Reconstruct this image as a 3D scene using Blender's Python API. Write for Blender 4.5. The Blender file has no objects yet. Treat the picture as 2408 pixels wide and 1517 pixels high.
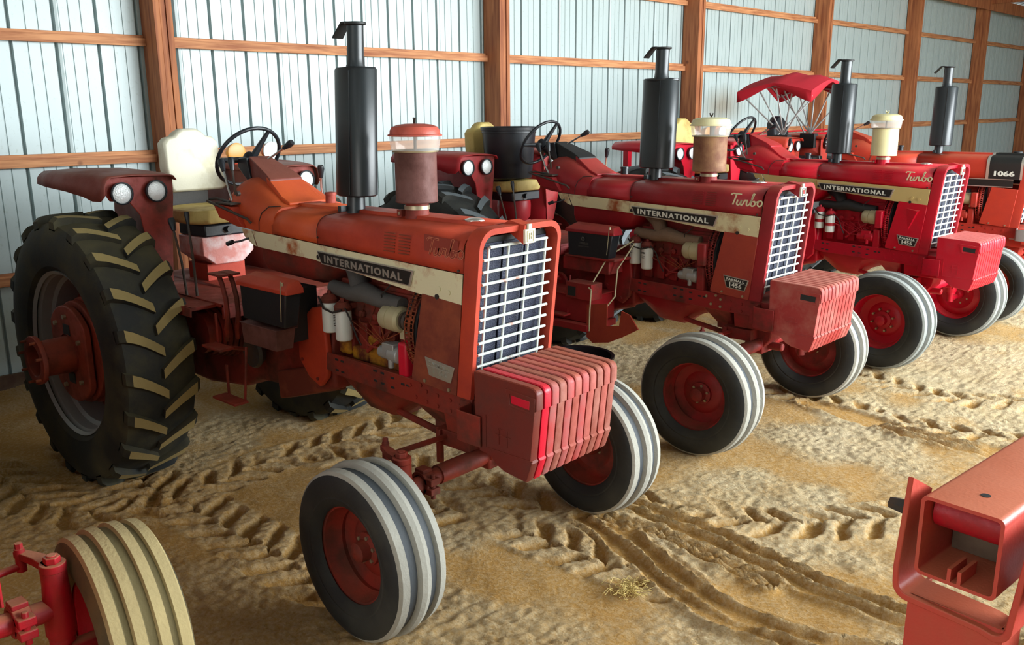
import bpy, bmesh, math, random
import numpy as np
from mathutils import Vector, Matrix
random.seed(5)
PI = math.pi
sc = bpy.context.scene
COL = sc.collection

# ------------------------------------------------------------------ camera
YAW, PITCH, ROLL, FPX = 0.73124, 0.23662, -0.00744, 2076.3
cy_, sy_ = math.cos(YAW), math.sin(YAW)
F = Vector((-sy_ * math.cos(PITCH), cy_ * math.cos(PITCH), -math.sin(PITCH)))
R = Vector((cy_, sy_, 0)); U = R.cross(F)
R2 = R * math.cos(ROLL) + U * math.sin(ROLL); U2 = -R * math.sin(ROLL) + U * math.cos(ROLL)
camd = bpy.data.cameras.new('camera'); cam = bpy.data.objects.new('camera', camd); COL.objects.link(cam)
m = Matrix((R2, U2, -F)).transposed().to_4x4(); m.translation = Vector((2.926, -3.133, 2.327))
cam.matrix_world = m
camd.sensor_width = 36; camd.lens = 36 * FPX / 2408; camd.clip_start = .05; camd.clip_end = 200
sc.camera = cam

# ------------------------------------------------------------------ light
w = bpy.data.worlds.new('world'); sc.world = w; w.use_nodes = True
wn = w.node_tree.nodes; wn.clear()
bg = wn.new('ShaderNodeBackground'); wo = wn.new('ShaderNodeOutputWorld')
w.node_tree.links.new(bg.outputs[0], wo.inputs[0])
bg.inputs[0].default_value = (.86, .95, 1.0, 1); bg.inputs[1].default_value = 1.7

def area(name, loc, target, sx, sy, power, col):
    l = bpy.data.lights.new(name, 'AREA'); l.shape = 'RECTANGLE'; l.size = sx; l.size_y = sy; l.energy = power; l.color = col
    o = bpy.data.objects.new(name, l); COL.objects.link(o); o.location = loc
    o.rotation_euler = (Vector(target) - Vector(loc)).to_track_quat('-Z', 'Y').to_euler()
    return o
# daylight of the wide open side of the shed, and an unseen warm fill lamp added at the near end
area('daylight_front', (7.8, 6.6, 3.5), (-.6, 3.4, .0), 11, 3.6, 1750, (.90, .97, 1.0))
area('fill_near_end', (1.5, -8.5, 2.8), (-.5, 0, .8), 7, 3.6, 95, (1.0, .90, .76))
sc.view_settings.view_transform = 'Standard'; sc.view_settings.look = 'None'
sc.view_settings.gamma = 1; sc.view_settings.use_curve_mapping = False
sc.view_settings.exposure = 0.68

# ------------------------------------------------------------------ materials
def lin(c):
    def f(v):
        v /= 255.
        return v / 12.92 if v <= .04045 else ((v + .055) / 1.055) ** 2.4
    return (f(c[0]), f(c[1]), f(c[2]), 1)
def new_mat(name):
    mt = bpy.data.materials.new(name); mt.use_nodes = True
    nt = mt.node_tree; b = nt.nodes['Principled BSDF']
    return mt, nt, b
def N(nt, t, **kw):
    n = nt.nodes.new(t)
    for k, v in kw.items(): setattr(n, k, v)
    return n
def simple(name, c, rough=.5, metal=0, bump=0, bscale=60, var=.12, vscale=6, spec=.5):
    mt, nt, b = new_mat(name)
    b.inputs['Roughness'].default_value = rough; b.inputs['Metallic'].default_value = metal
    b.inputs['Specular IOR Level'].default_value = spec
    tc = N(nt, 'ShaderNodeTexCoord'); no = N(nt, 'ShaderNodeTexNoise'); no.inputs['Scale'].default_value = vscale; no.inputs['Detail'].default_value = 6
    nt.links.new(tc.outputs['Object'], no.inputs['Vector'])
    mx = N(nt, 'ShaderNodeMix', data_type='RGBA')
    L = lin(c); mx.inputs[6].default_value = tuple(v * (1 - var) for v in L[:3]) + (1,)
    mx.inputs[7].default_value = tuple(min(1, v * (1 + var)) for v in L[:3]) + (1,)
    nt.links.new(no.outputs[0], mx.inputs[0]); nt.links.new(mx.outputs[2], b.inputs['Base Color'])
    if bump:
        n2 = N(nt, 'ShaderNodeTexNoise'); n2.inputs['Scale'].default_value = bscale; n2.inputs['Detail'].default_value = 4
        nt.links.new(tc.outputs['Object'], n2.inputs['Vector'])
        bp = N(nt, 'ShaderNodeBump'); bp.inputs['Strength'].default_value = bump; bp.inputs['Distance'].default_value = .01
        nt.links.new(n2.outputs[0], bp.inputs['Height']); nt.links.new(bp.outputs[0], b.inputs['Normal'])
    return mt
def worn(name, c, c2, amount=.35, scale=5, rough=.45, rough2=.8, dust=0, dustc=(150, 95, 65), bump=.05, var=.12, sharp=.12, spec=.4):
    """paint c that breaks up into c2 (rust, grime) by noise, with settled dust on faces that look up"""
    mt, nt, b = new_mat(name); L = nt.links
    b.inputs['Specular IOR Level'].default_value = spec
    tc = N(nt, 'ShaderNodeTexCoord')
    no = N(nt, 'ShaderNodeTexNoise'); no.inputs['Scale'].default_value = scale; no.inputs['Detail'].default_value = 9; no.inputs['Roughness'].default_value = .62
    L.new(tc.outputs['Object'], no.inputs['Vector'])
    rp = N(nt, 'ShaderNodeMapRange'); th = .75 - amount * .5
    rp.inputs[1].default_value = th - sharp; rp.inputs[2].default_value = th + sharp
    L.new(no.outputs[0], rp.inputs[0])
    nv = N(nt, 'ShaderNodeTexNoise'); nv.inputs['Scale'].default_value = 1.8; nv.inputs['Detail'].default_value = 5
    L.new(tc.outputs['Object'], nv.inputs['Vector'])
    m0 = N(nt, 'ShaderNodeMix', data_type='RGBA'); A = lin(c)
    m0.inputs[6].default_value = tuple(v * (1 - var) for v in A[:3]) + (1,); m0.inputs[7].default_value = tuple(min(1, v * (1 + var)) for v in A[:3]) + (1,)
    L.new(nv.outputs[0], m0.inputs[0])
    m1 = N(nt, 'ShaderNodeMix', data_type='RGBA'); m1.inputs[7].default_value = lin(c2)
    L.new(rp.outputs[0], m1.inputs[0]); L.new(m0.outputs[2], m1.inputs[6])
    out = m1.outputs[2]
    if dust:
        ge = N(nt, 'ShaderNodeNewGeometry'); sx = N(nt, 'ShaderNodeSeparateXYZ'); L.new(ge.outputs['Normal'], sx.inputs[0])
        dr = N(nt, 'ShaderNodeMapRange'); dr.inputs[1].default_value = .45; dr.inputs[2].default_value = 1.0; dr.inputs[4].default_value = dust
        L.new(sx.outputs[2], dr.inputs[0])
        m2 = N(nt, 'ShaderNodeMix', data_type='RGBA'); m2.inputs[7].default_value = lin(dustc)
        L.new(dr.outputs[0], m2.inputs[0]); L.new(out, m2.inputs[6]); out = m2.outputs[2]
    L.new(out, b.inputs['Base Color'])
    rr = N(nt, 'ShaderNodeMapRange'); rr.inputs[3].default_value = rough; rr.inputs[4].default_value = rough2
    L.new(rp.outputs[0], rr.inputs[0]); L.new(rr.outputs[0], b.inputs['Roughness'])
    bp = N(nt, 'ShaderNodeBump'); bp.inputs['Strength'].default_value = bump * 4; bp.inputs['Distance'].default_value = .004
    n3 = N(nt, 'ShaderNodeTexNoise'); n3.inputs['Scale'].default_value = 90; n3.inputs['Detail'].default_value = 3
    L.new(tc.outputs['Object'], n3.inputs['Vector']); L.new(n3.outputs[0], bp.inputs['Height']); L.new(bp.outputs[0], b.inputs['Normal'])
    return mt

M = {}
M['black_paint'] = simple('black_paint', (38, 43, 46), .33, .0, .02, var=.1)
M['black_dull'] = simple('black_dull', (30, 32, 33), .6, bump=.1)
M['black_plastic'] = simple('black_plastic', (28, 32, 38), .38, bump=.05)
M['rubber'] = worn('rubber', (36, 39, 40), (62, 62, 56), .35, 3, .62, .8, 0, bump=.05)
M['rubber_ring'] = simple('rubber_rib_dusty', (160, 158, 148), .85, bump=.25, bscale=80, var=.22, vscale=9)
M['rubber_ring_grey'] = simple('rubber_rib_grey', (140, 144, 140), .8, bump=.2, var=.2, vscale=9)
M['rubber_groove'] = simple('rubber_groove', (70, 75, 80), .7, bump=.15)
M['rubber_ring_tan'] = simple('rubber_rib_tan', (176, 158, 112), .9, bump=.3, bscale=70, var=.2, vscale=8)
M['rubber_groove_tan'] = simple('rubber_groove_tan', (112, 100, 66), .9, bump=.3)
M['rubber_side_tan'] = worn('rubber_side_tan', (66, 62, 46), (112, 98, 66), .55, 3, .8, .9)
M['rear_rubber'] = worn('rear_rubber', (34, 36, 34), (76, 72, 50), .40, 2.6, .7, .9, .3, (110, 100, 66))
M['lug_dusty'] = simple('lug_dusty', (150, 132, 84), .9, bump=.3, var=.25, vscale=5)
M['lug_grey'] = simple('lug_grey', (96, 104, 108), .75, bump=.2, var=.2)
M['chrome'] = simple('chrome', (200, 204, 205), .22, 1, var=.03)
M['bolt'] = simple('bolt_steel', (176, 168, 140), .4, .7, var=.2)
M['steel'] = simple('galvanised_rim', (168, 170, 168), .42, .35, bump=.05)
M['dark_metal'] = worn('dark_metal', (60, 58, 56), (84, 62, 46), .4, 8, .5, .8)
M['manifold'] = simple('manifold_grey', (84, 82, 80), .8, bump=.3, var=.2)
M['manifold_tan'] = simple('manifold_tan', (128, 104, 84), .85, bump=.4, var=.25)
M['alternator'] = simple('alternator_cast', (186, 176, 140), .55, .2, bump=.1)
M['white_filter'] = simple('white_filter', (222, 226, 220), .4, var=.03)
M['ink'] = simple('printed_ink', (30, 30, 32), .6)
M['ink_red'] = simple('printed_red', (170, 24, 34), .6)
M['yellow_grime'] = worn('yellow_engine', (196, 138, 30), (96, 40, 22), .55, 9, .6, .85)
M['lens'] = simple('lamp_lens', (236, 240, 240), .15, .15, bump=.5, bscale=120, var=.06)
M['amber'] = simple('amber_lens', (236, 120, 24), .3)
M['yellow_lens'] = simple('yellow_shell', (214, 140, 24), .35)
M['seat_cream'] = worn('seat_cream', (226, 222, 200), (176, 164, 122), .3, 3, .6, .8, .0)
M['seat_yellow'] = worn('seat_yellow', (206, 184, 112), (150, 120, 62), .35, 4, .6, .8)
M['seat_back_edge'] = simple('seat_tan_edge', (156, 140, 92), .8)
M['cloth_red'] = simple('canopy_cloth', (188, 22, 42), .85, bump=.15, bscale=200, var=.08)
M['badge_black'] = simple('badge_black', (26, 27, 26), .45)
M['badge_silver'] = simple('badge_silver', (205, 206, 198), .3, .75, var=.05)
M['letter_cream'] = simple('letter_cream', (226, 218, 178), .5, var=.04)
M['letter_white'] = simple('letter_white', (222, 224, 214), .45, var=.04)
M['grille_bar'] = worn('grille_bar', (205, 214, 208), (170, 96, 70), .22, 14, .35, .8, sharp=.06)
M['grille_white'] = simple('grille_white', (228, 234, 228), .4, var=.05)
M['screen_blue'] = simple('radiator_screen', (48, 54, 74), .6, bump=1.0, bscale=160, var=.35, vscale=12)
M['aircap_rust'] = worn('cap_faded_red', (186, 84, 68), (140, 58, 46), .4, 7)
M['rust_brown'] = worn('rust_brown', (112, 72, 66), (84, 50, 44), .4, 6, .6, .85)
M['ac_rusty2'] = worn('ac_tan_rust', (150, 110, 74), (112, 68, 54), .5, 5, .6, .8)
M['cream_gloss'] = simple('cream_gloss', (228, 220, 168), .35, var=.06)
M['cream_spotted'] = worn('cream_spotted', (228, 222, 176), (130, 60, 30), .12, 14, .4, .8, sharp=.03)
M['wire'] = simple('wire_dark', (40, 34, 32), .6)
M['hose_blk'] = simple('hose_black', (22, 22, 24), .45)
M['rusty_bright'] = worn('rust_bright', (150, 70, 34), (96, 44, 26), .5, 6, .7, .9)
M['pedal'] = M['dark_metal']
M['hay'] = simple('hay', (196, 172, 104), .9, var=.2)
g, nt, b = new_mat('clear_plastic_bowl'); M['bowl'] = g
b.inputs['Base Color'].default_value = (.93, .94, .90, 1); b.inputs['Roughness'].default_value = .08
b.inputs['Alpha'].default_value = .32; b.inputs['Specular IOR Level'].default_value = .9

def tank_paint(k, c, grime, amt, dust, dustc, rough):
    M['p_' + k] = worn('paint_' + k, c, grime, amt, 3.2, rough, .75, dust, dustc, sharp=.2)
# five sets of red: 0 near, 1 the orange faded one, 2 deep red, 3 bright red, 4 orange red
tank_paint('0', (186, 30, 34), (140, 60, 50), .3, .85, (206, 160, 118), .35)
tank_paint('1', (196, 66, 36), (158, 50, 34), .42, .25, (196, 84, 48), .5)
tank_paint('1b', (206, 84, 38), (176, 62, 34), .42, .3, (206, 104, 58), .5)
tank_paint('2', (160, 28, 38), (126, 26, 28), .35, .55, (176, 84, 70), .38)
tank_paint('3', (196, 16, 40), (168, 14, 34), .2, .35, (206, 110, 96), .28)
tank_paint('4', (190, 58, 38), (168, 48, 34), .3, .45, (190, 110, 80), .4)
M['c_0'] = worn('cast_0', (176, 20, 36), (120, 30, 26), .35, 6, .4, .8, .6, (196, 150, 110))
M['c_1'] = worn('cast_1', (142, 46, 34), (88, 46, 34), .45, 5, .5, .85, .35, (170, 84, 60))
M['c_2'] = worn('cast_2', (152, 34, 36), (96, 42, 32), .45, 5, .45, .85, .45, (150, 90, 72))
M['c_3'] = worn('cast_3', (188, 14, 40), (140, 16, 34), .25, 5, .35, .7, .25, (200, 110, 96))
M['c_4'] = worn('cast_4', (178, 50, 38), (130, 48, 34), .3, 5, .45, .8, .3, (170, 100, 76))
M['s_0'] = M['s_1'] = worn('stripe_rusted', (222, 214, 178), (170, 88, 40), .30, 5.5, .5, .85, sharp=.07)
M['s_2'] = worn('stripe_rusted_deep', (222, 212, 170), (160, 84, 44), .34, 4.5, .5, .85, sharp=.08)
M['s_3'] = simple('stripe_khaki', (200, 176, 116), .45, var=.05)
M['s_4'] = M['badge_black']
M['side_0'] = M['side_1'] = worn('side_panel_rusted', (150, 74, 44), (112, 48, 34), .6, 3, .6, .85)
M['side_2'] = worn('side_panel_2', (164, 62, 44), (150, 50, 40), .4, 3, .5, .8)
M['side_3'] = M['p_3']; M['side_4'] = M['p_4']
M['hub_faded'] = worn('hub_faded', (150, 62, 42), (104, 50, 36), .4, 6, .55, .8, .3, (150, 80, 56))
M['pedestal'] = worn('pedestal_reflection', (206, 126, 116), (228, 206, 204), .45, 9, .35, .5)  # red box; whitish reflected light is painted in as pale mottling
M['patch'] = simple('faded_patch', (138, 50, 36), .6)
M['script_edge'] = simple('script_edge', (214, 140, 104), .5)
M['w_dark'] = worn('weight_dark_red', (112, 42, 34), (94, 46, 38), .4, 5, .42, .6, .4, (176, 84, 56))
M['w_bright'] = worn('weight_bright_red', (206, 22, 50), (190, 40, 50), .3, 5, .35, .6, .2, (206, 90, 80))
M['w_faded'] = worn('weight_faded_red', (178, 92, 84), (150, 70, 56), .5, 7, .6, .8, .4, (186, 104, 72))
M['w_faded2'] = worn('weight_tan_red', (166, 104, 92), (138, 66, 52), .5, 6, .6, .8, .4, (170, 96, 66))
M['w_faded3'] = worn('weight_rose_red', (180, 66, 66), (160, 96, 92), .5, 7, .5, .8, .4, (186, 90, 66))
M['w_2'] = worn('weight_deep_red', (164, 52, 50), (178, 100, 90), .4, 6, .5, .8, .5, (190, 130, 110))
M['w_3'] = worn('weight_bright_3', (196, 20, 42), (186, 30, 50), .3, 6, .35, .6, .6, (226, 150, 140))

# ------------------------------------------------------------------ mesh helpers
class MB:
    def __init__(s): s.v = []; s.f = []; s.mi = []; s.cur = 0
    def add(s, vs, fs):
        o = len(s.v); s.v += [tuple(v) for v in vs]
        for f in fs: s.f.append(tuple(i + o for i in f)); s.mi.append(s.cur)
        return s
    def box(s, x0, x1, y0, y1, z0, z1, M4=None):
        vs = [Vector((x, y, z)) for x in (x0, x1) for y in (y0, y1) for z in (z0, z1)]
        if M4 is not None: vs = [M4 @ v for v in vs]
        return s.add(vs, [(0, 1, 3, 2), (4, 6, 7, 5), (0, 4, 5, 1), (2, 3, 7, 6), (0, 2, 6, 4), (1, 5, 7, 3)])
    def loft(s, secs, closed=True, cap=True, loop=False):
        n = len(secs[0]); vs = [p for q in secs for p in q]; fs = []
        m_ = len(secs); rng = range(m_ if loop else m_ - 1)
        for i in rng:
            j = (i + 1) % m_
            for k in range(n if closed else n - 1):
                l = (k + 1) % n; fs.append((i * n + k, i * n + l, j * n + l, j * n + k))
        if cap and closed and not loop: fs.append(tuple(range(n))[::-1]); fs.append(tuple((m_ - 1) * n + k for k in range(n)))
        return s.add(vs, fs)
    def tube(s, pts, r, seg=10, cap=True, loop=False):
        pts = [Vector(p) for p in pts]; n = len(pts); secs = []
        rr = r if isinstance(r, (list, tuple)) else [r] * n
        prev = None
        for i, p in enumerate(pts):
            if loop: t = pts[(i + 1) % n] - pts[i - 1]
            else: t = pts[min(i + 1, n - 1)] - pts[max(i - 1, 0)]
            t.normalize()
            if prev is None: a = t.orthogonal().normalized()
            else: a = (prev - t * prev.dot(t)).normalized()
            prev = a; b_ = t.cross(a)
            secs.append([p + (a * math.cos(2 * PI * k / seg) + b_ * math.sin(2 * PI * k / seg)) * rr[i] for k in range(seg)])
        return s.loft(secs, True, cap, loop)
    def lathe(s, prof, c=(0, 0, 0), axis='y', seg=48, closed=False, ang=0):
        """prof: list of (radius, offset along axis)"""
        secs = []
        for k in range(seg):
            t = 2 * PI * k / seg + ang; q = []
            for r, a in prof:
                u, v = r * math.cos(t), r * math.sin(t)
                if axis == 'y': q.append((c[0] + u, c[1] + a, c[2] + v))
                elif axis == 'z': q.append((c[0] + u, c[1] + v, c[2] + a))
                else: q.append((c[0] + a, c[1] + u, c[2] + v))
            secs.append(q)
        n = len(prof)
        vs = [p for q in secs for p in q]; fs = []
        for i in range(seg):
            j = (i + 1) % seg
            for k in range(n if closed else n - 1):
                l = (k + 1) % n; fs.append((i * n + k, j * n + k, j * n + l, i * n + l))
        return s.add(vs, fs)
    def cyl(s, c, r, h, axis='z', seg=20, r2=None):
        r2 = r if r2 is None else r2
        return s.lathe([(0.0001, 0), (r, 0), (r2, h), (0.0001, h)], c, axis, seg)
    def prism(s, poly, plane, a, b):
        """extrude a 2D polygon; plane 'xz' -> along y from a to b, 'yz' -> along x, 'xy' -> along z"""
        def P(u, v, t):
            return {'xz': (u, t, v), 'yz': (t, u, v), 'xy': (u, v, t)}[plane]
        n = len(poly)
        vs = [P(u, v, a) for u, v in poly] + [P(u, v, b) for u, v in poly]
        fs = [tuple(range(n)), tuple(range(n, 2 * n))[::-1]] + [(k, k + n, (k + 1) % n + n, (k + 1) % n) for k in range(n)]
        return s.add(vs, fs)
    def build(s, name, mats, parent=None, bevel=0, sharp=38, seg=2, label=None, xf=None, sub=0):
        me = bpy.data.meshes.new(name)
        vs = s.v if xf is None else [tuple(xf @ Vector(v)) for v in s.v]
        me.from_pydata(vs, [], s.f)
        if not isinstance(mats, (list, tuple)): mats = [mats]
        for mm in mats: me.materials.append(M[mm] if isinstance(mm, str) else mm)
        for p, i in zip(me.polygons, s.mi): p.material_index = min(i, len(mats) - 1)
        bm = bmesh.new(); bm.from_mesh(me); bmesh.ops.remove_doubles(bm, verts=bm.verts, dist=1e-5)
        bmesh.ops.recalc_face_normals(bm, faces=bm.faces); bm.to_mesh(me); bm.free()
        me.polygons.foreach_set('use_smooth', [True] * len(me.polygons))
        me.set_sharp_from_angle(angle=math.radians(sharp))
        o = bpy.data.objects.new(name, me); COL.objects.link(o)
        if parent is not None: o.parent = parent
        if bevel:
            md = o.modifiers.new('bevel', 'BEVEL'); md.width = bevel; md.segments = seg; md.limit_method = 'ANGLE'; md.angle_limit = math.radians(40)
            md.harden_normals = False
        if label: o['label'] = label
        return o
def thing(o, label, cat, group=None):
    o['label'] = label; o['category'] = cat
    if group: o['group'] = group
    return o
def empty(name, loc=(0, 0, 0), rz=0):
    o = bpy.data.objects.new(name, None); COL.objects.link(o); o.location = loc; o.rotation_euler = (0, 0, rz); o.empty_display_size = .2
    return o
def struct(o):
    o['kind'] = 'structure'; return o
def text_mesh(txt, w_, h_, depth=.002, bold=.02, spacing=1.0, shear=0):
    """verts (u,v,d) scaled to w_ x h_ centred, faces"""
    cu = bpy.data.curves.new('t', 'FONT'); cu.body = txt; cu.offset = bold; cu.extrude = .05; cu.space_character = spacing; cu.shear = shear; cu.resolution_u = 3
    ob = bpy.data.objects.new('t', cu); COL.objects.link(ob)
    dg = bpy.context.evaluated_depsgraph_get(); me = bpy.data.meshes.new_from_object(ob.evaluated_get(dg))
    vs = np.array([v.co[:] for v in me.vertices]); fs = [tuple(p.vertices) for p in me.polygons]
    bpy.data.objects.remove(ob); bpy.data.curves.remove(cu); bpy.data.meshes.remove(me)
    mn, mx = vs.min(0), vs.max(0)
    vs = (vs - (mn + mx) / 2) / (mx - mn) * np.array([w_, h_, depth])
    return vs, fs
TXT = {}
def put_text(mb, key, txt, w_, h_, mapf, **kw):
    k = (txt, w_, h_)
    if k not in TXT: TXT[k] = text_mesh(txt, w_, h_, **kw)
    vs, fs = TXT[k]
    mb.add([mapf(*v) for v in vs], fs); return mb
def arc(cx, cy, r, a0, a1, n):
    return [(cx + r * math.cos(math.radians(a0 + (a1 - a0) * i / n)), cy + r * math.sin(math.radians(a0 + (a1 - a0) * i / n))) for i in range(n + 1)]

# ------------------------------------------------------------------ wheels
def front_wheel(T, s, K, R_=.43, w_=.30, tan=False, steer=0.0, ribs=3, y=.85, ang=0):
    """s=-1 right side (near the camera), +1 left side. T parent, K kit of materials"""
    C = Vector((0, s * y, R_ - .012))
    X = Matrix.Translation(C) @ Matrix.Rotation(-steer, 4, 'Z') @ Matrix.Rotation(ang, 4, 'Y')
    h = w_ / 2
    mats = ['rubber_side_tan', 'rubber_ring_tan', 'rubber_groove_tan'] if tan else ['rubber', 'rubber_ring' if K['id'] < 3 else 'rubber_ring_grey', 'rubber_groove']
    mb = MB()
    if ribs == 4:
        tread = [(.93, -.90, 1), (.965, -.84, 1), (.972, -.60, 2), (.945, -.56, 2), (.948, -.42, 1), (.99, -.38, 1), (.995, -.14, 2), (.962, -.10, 2), (.962, .10, 1), (.995, .14, 1), (.99, .38, 2), (.948, .42, 2), (.945, .56, 1), (.972, .60, 1), (.965, .84, 1), (.93, .90, 0)]
    else:
        tread = [(.915, -.92, 1), (.95, -.84, 1), (.965, -.60, 2), (.925, -.52, 2), (.930, -.24, 1), (.985, -.17, 1), (1.0, 0, 1), (.985, .17, 2), (.930, .24, 2), (.925, .52, 1), (.965, .60, 1), (.95, .84, 1), (.915, .92, 0)]
    side = [(.55, -.74), (.575, -.84), (.66, -.97), (.68, -.965), (.70, -1.0), (.78, -1.02), (.86, -.985)]
    prof = [(r * R_, a * h, 0) for r, a in side] + [(r * R_, a * h, k) for r, a, k in tread] + [(r * R_, -a * h, 0) for r, a in side[::-1]]
    seg = 64
    for k in range(len(prof) - 1):
        mb.cur = prof[k][2]
        mb.lathe([prof[k][:2], prof[k + 1][:2]], (0, 0, 0), 'y', seg)
    wh = empty('front_wheel', (0, 0, 0)); wh.parent = T
    mb.build('tyre', mats, wh, xf=X, sharp=28)
    rb = MB(); q = .56 * R_
    # rim: barrel with flange on both edges, disc set inboard of centre
    rb.lathe([(q + .012, s * h * .80), (q + .014, s * h * .70), (q - .012, s * h * .66), (q - .02, s * h * .3), (q - .035, s * h * .1), (q - .03, -s * h * .05), (q - .045, -s * h * .1), (q * .62, -s * h * .16), (q * .5, -s * h * .05), (.07, -s * h * .02), (.001, -s * h * .02)], (0, 0, 0), 'y', 48)
    rb.lathe([(q - .03, -s * h * .05), (q - .012, -s * h * .5), (q - .012, -s * h * .66), (q + .014, -s * h * .70), (q + .012, -s * h * .80)], (0, 0, 0), 'y', 48)
    rb.build('rim', K['cast'], wh, xf=X)
    hb = MB(); y0 = -s * h * .03
    hb.lathe([(.078, y0), (.078, y0 + s * .02), (.05, y0 + s * .03), (.046, y0 + s * .075), (.03, y0 + s * .085), (.001, y0 + s * .087)], (0, 0, 0), 'y', 24)
    hb.lathe([(.06, y0), (.055, y0 - s * .05), (.04, y0 - s * .07), (.001, y0 - s * .07)], (0, 0, 0), 'y', 24)
    hb.build('hub', K['cast'], wh, xf=X)
    nb = K.get('lugs', 6)
    for k in range(nb):
        t = 2 * PI * k / nb + .3; rr = .10 if nb == 8 else .06
        bb = MB(); bb.cyl((rr * math.cos(t), y0 - .003 + (0 if s > 0 else -.03), rr * math.sin(t)), .010, .033, 'y', 6)
        bb.build('lug_bolt', 'bolt', wh, xf=X)
    return wh

def rear_wheel(T, s, K, R_=.852, w_=.44, y=.80, hubx=False):
    C = Vector((-2.76, s * y, .845)); X = Matrix.Translation(C)
    h = w_ / 2; wh = empty('rear_wheel'); wh.parent = T
    mb = MB()
    side = [(.612, -.80), (.63, -.92), (.66, -1.02), (.70, -1.06), (.77, -1.10), (.85, -1.09), (.93, -1.02), (.962, -.93), (.985, -.6), (.995, -.2)]
    prof = [(r * R_, a * h) for r, a in side] + [(r * R_, -a * h) for r, a in side[::-1]]
    mb.lathe(prof, (0, 0, 0), 'y', 96)
    NL = 21
    for sd in (-1, 1):
        for k in range(NL):
            ph = 2 * PI * (k + (.5 if sd > 0 else 0)) / NL
            secs = []
            for i, (t, ww) in enumerate(((-.14, .060), (-.03, .070), (.08, .070), (.3, .066), (.55, .062), (.8, .060), (1.0, .056))):
                yy = sd * h * (.97 - 1.02 * max(t, 0)) + (sd * h * .05 if t < 0 else 0)
                if t < -.1: rt, rb_ = .80, .76
                elif t < 0: rt, rb_ = .845, .80
                elif t < .1: rt, rb_ = .872, .79
                else: rt, rb_ = .878, .79
                dph = -.155 * max(t, 0) ** 1.35
                a = ph + dph; tw = ww / .88; sl = .25
                q = []
                for aa, rr in ((a - tw * 1.0 / 2 - .010, rb_), (a - tw / 2, rt), (a + tw / 2, rt), (a + tw * 1.0 / 2 + .010, rb_)):
                    q.append((rr * math.cos(aa), yy, rr * math.sin(aa)))
                secs.append(q)
            n0 = len(mb.f); mb.cur = 0
            mb.loft(secs, True, True)
            # top faces of the lug carry the dust
            for fi in range(n0, len(mb.f)):
                f = mb.f[fi]
                if len(f) == 4 and all(math.hypot(mb.v[i][0], mb.v[i][2]) > .85 for i in f): mb.mi[fi] = 1
    ty = mb.build('tyre', ['rear_rubber' if K['id'] in (0, 1) else 'rubber', K['lug']], wh, xf=X, sharp=25)
    rb = MB(); q = .53
    rb.lathe([(q - .02, s * h * .85), (q, s * h * .93), (q, s * h * .80), (q - .03, s * h * .72), (q - .035, s * h * .45), (q - .06, s * h * .38), (q - .065, -s * h * .3), (q - .03, -s * h * .45), (q - .03, -s * h * .7), (q, -s * h * .8), (q, -s * h * .93)], (0, 0, 0), 'y', 64)
    rb.build('rim', 'steel', wh, xf=X, label='silver galvanised rim')
    db = MB()
    db.lathe([(q - .06, -s * .05), (.40, -s * .06), (.36, s * .02), (.1, s * .02)], (0, 0, 0), 'y', 48)
    db.build('wheel_disc', K['cast'], wh, xf=X)
    # stack of three round flat-sided wheel weights
    for k in range(3):
        y0 = s * (.03 + k * .058)
        pr = MB(); pts = []
        for i in range(48):
            t = 2 * PI * i / 48; r = (.345, .33, .31)[k]
            pts.append((max(-.25, min(.25, r * math.cos(t))) if k == 2 else r * math.cos(t), r * math.sin(t)))
        pr.prism(pts, 'xz', y0, y0 + s * .043)
        pr.build('wheel_weight', K['hubm'], wh, bevel=.008, xf=X)
    if not hubx:
        hb = MB(); hb.lathe([(.12, s * .1), (.11, s * .2), (.05, s * .21), (.001, s * .21)], (0, 0, 0), 'y', 28); hb.build('axle_hub', K['cast'], wh, xf=X)
        return wh
    hb = MB(); y1 = s * .215
    hb.lathe([(.118, y1 - s * .03), (.112, y1 + s * .15), (.15, y1 + s * .158), (.155, y1 + s * .19), (.12, y1 + s * .195), (.10, y1 + s * .19), (.095, y1 + s * .08), (.001, y1 + s * .08)], (0, 0, 0), 'y', 32)
    hb.build('axle_hub', K['hubm'], wh, xf=X, bevel=.004)
    for zz in (-.155, .155):
        sb_ = MB(); sb_.box(-.045, .045, s * .19 - .004, s * .19 + .004, zz - .035, zz + .035); sb_.build('weight_slot', 'black_dull', wh, xf=X)
    for t in (.25, 1.1, 2.2, 2.9, 3.7, 4.5, 5.4):
        bb = MB(); bb.cyl((.138 * math.cos(t), y1 + s * .15, .138 * math.sin(t)), .009, s * .075, 'y', 6)
        bb.build('hub_bolt', 'rusty_bright', wh, xf=X)
    for (a_, b_) in ((.0, .24), (.15, -.16), (-.10, -.22), (.17, .1), (-.15, .18)):
        bb = MB(); bb.cyl((a_, s * .185, b_), .016, s * .022, 'y', 6)
        bb.build('weight_bolt', 'bolt', wh, xf=X)
    return wh

# ------------------------------------------------------------------ the tractor
def hood_section(x, hw, zb, zt, r=.085, crown=.012, ridge=.016):
    half = [(hw, zb), (hw, (zb + zt - r) / 2)]
    half += arc(hw - r, zt - r, r, 0, 90, 7)
    half += [((hw - r) * .6, zt + crown * .5), (.078, zt + crown), (.072, zt + crown + ridge), (.0, zt + crown + ridge)]
    pts = [(x, -a, b) for a, b in half] + [(x, a, b) for a, b in half[::-1][1:]]
    return pts
def side_text(x, z, y, slope=0.0):
    """text plane facing -y (near side): u -> +x, v -> z"""
    return lambda u, v, d: (x + u, y - d, z + v + slope * u)

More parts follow.
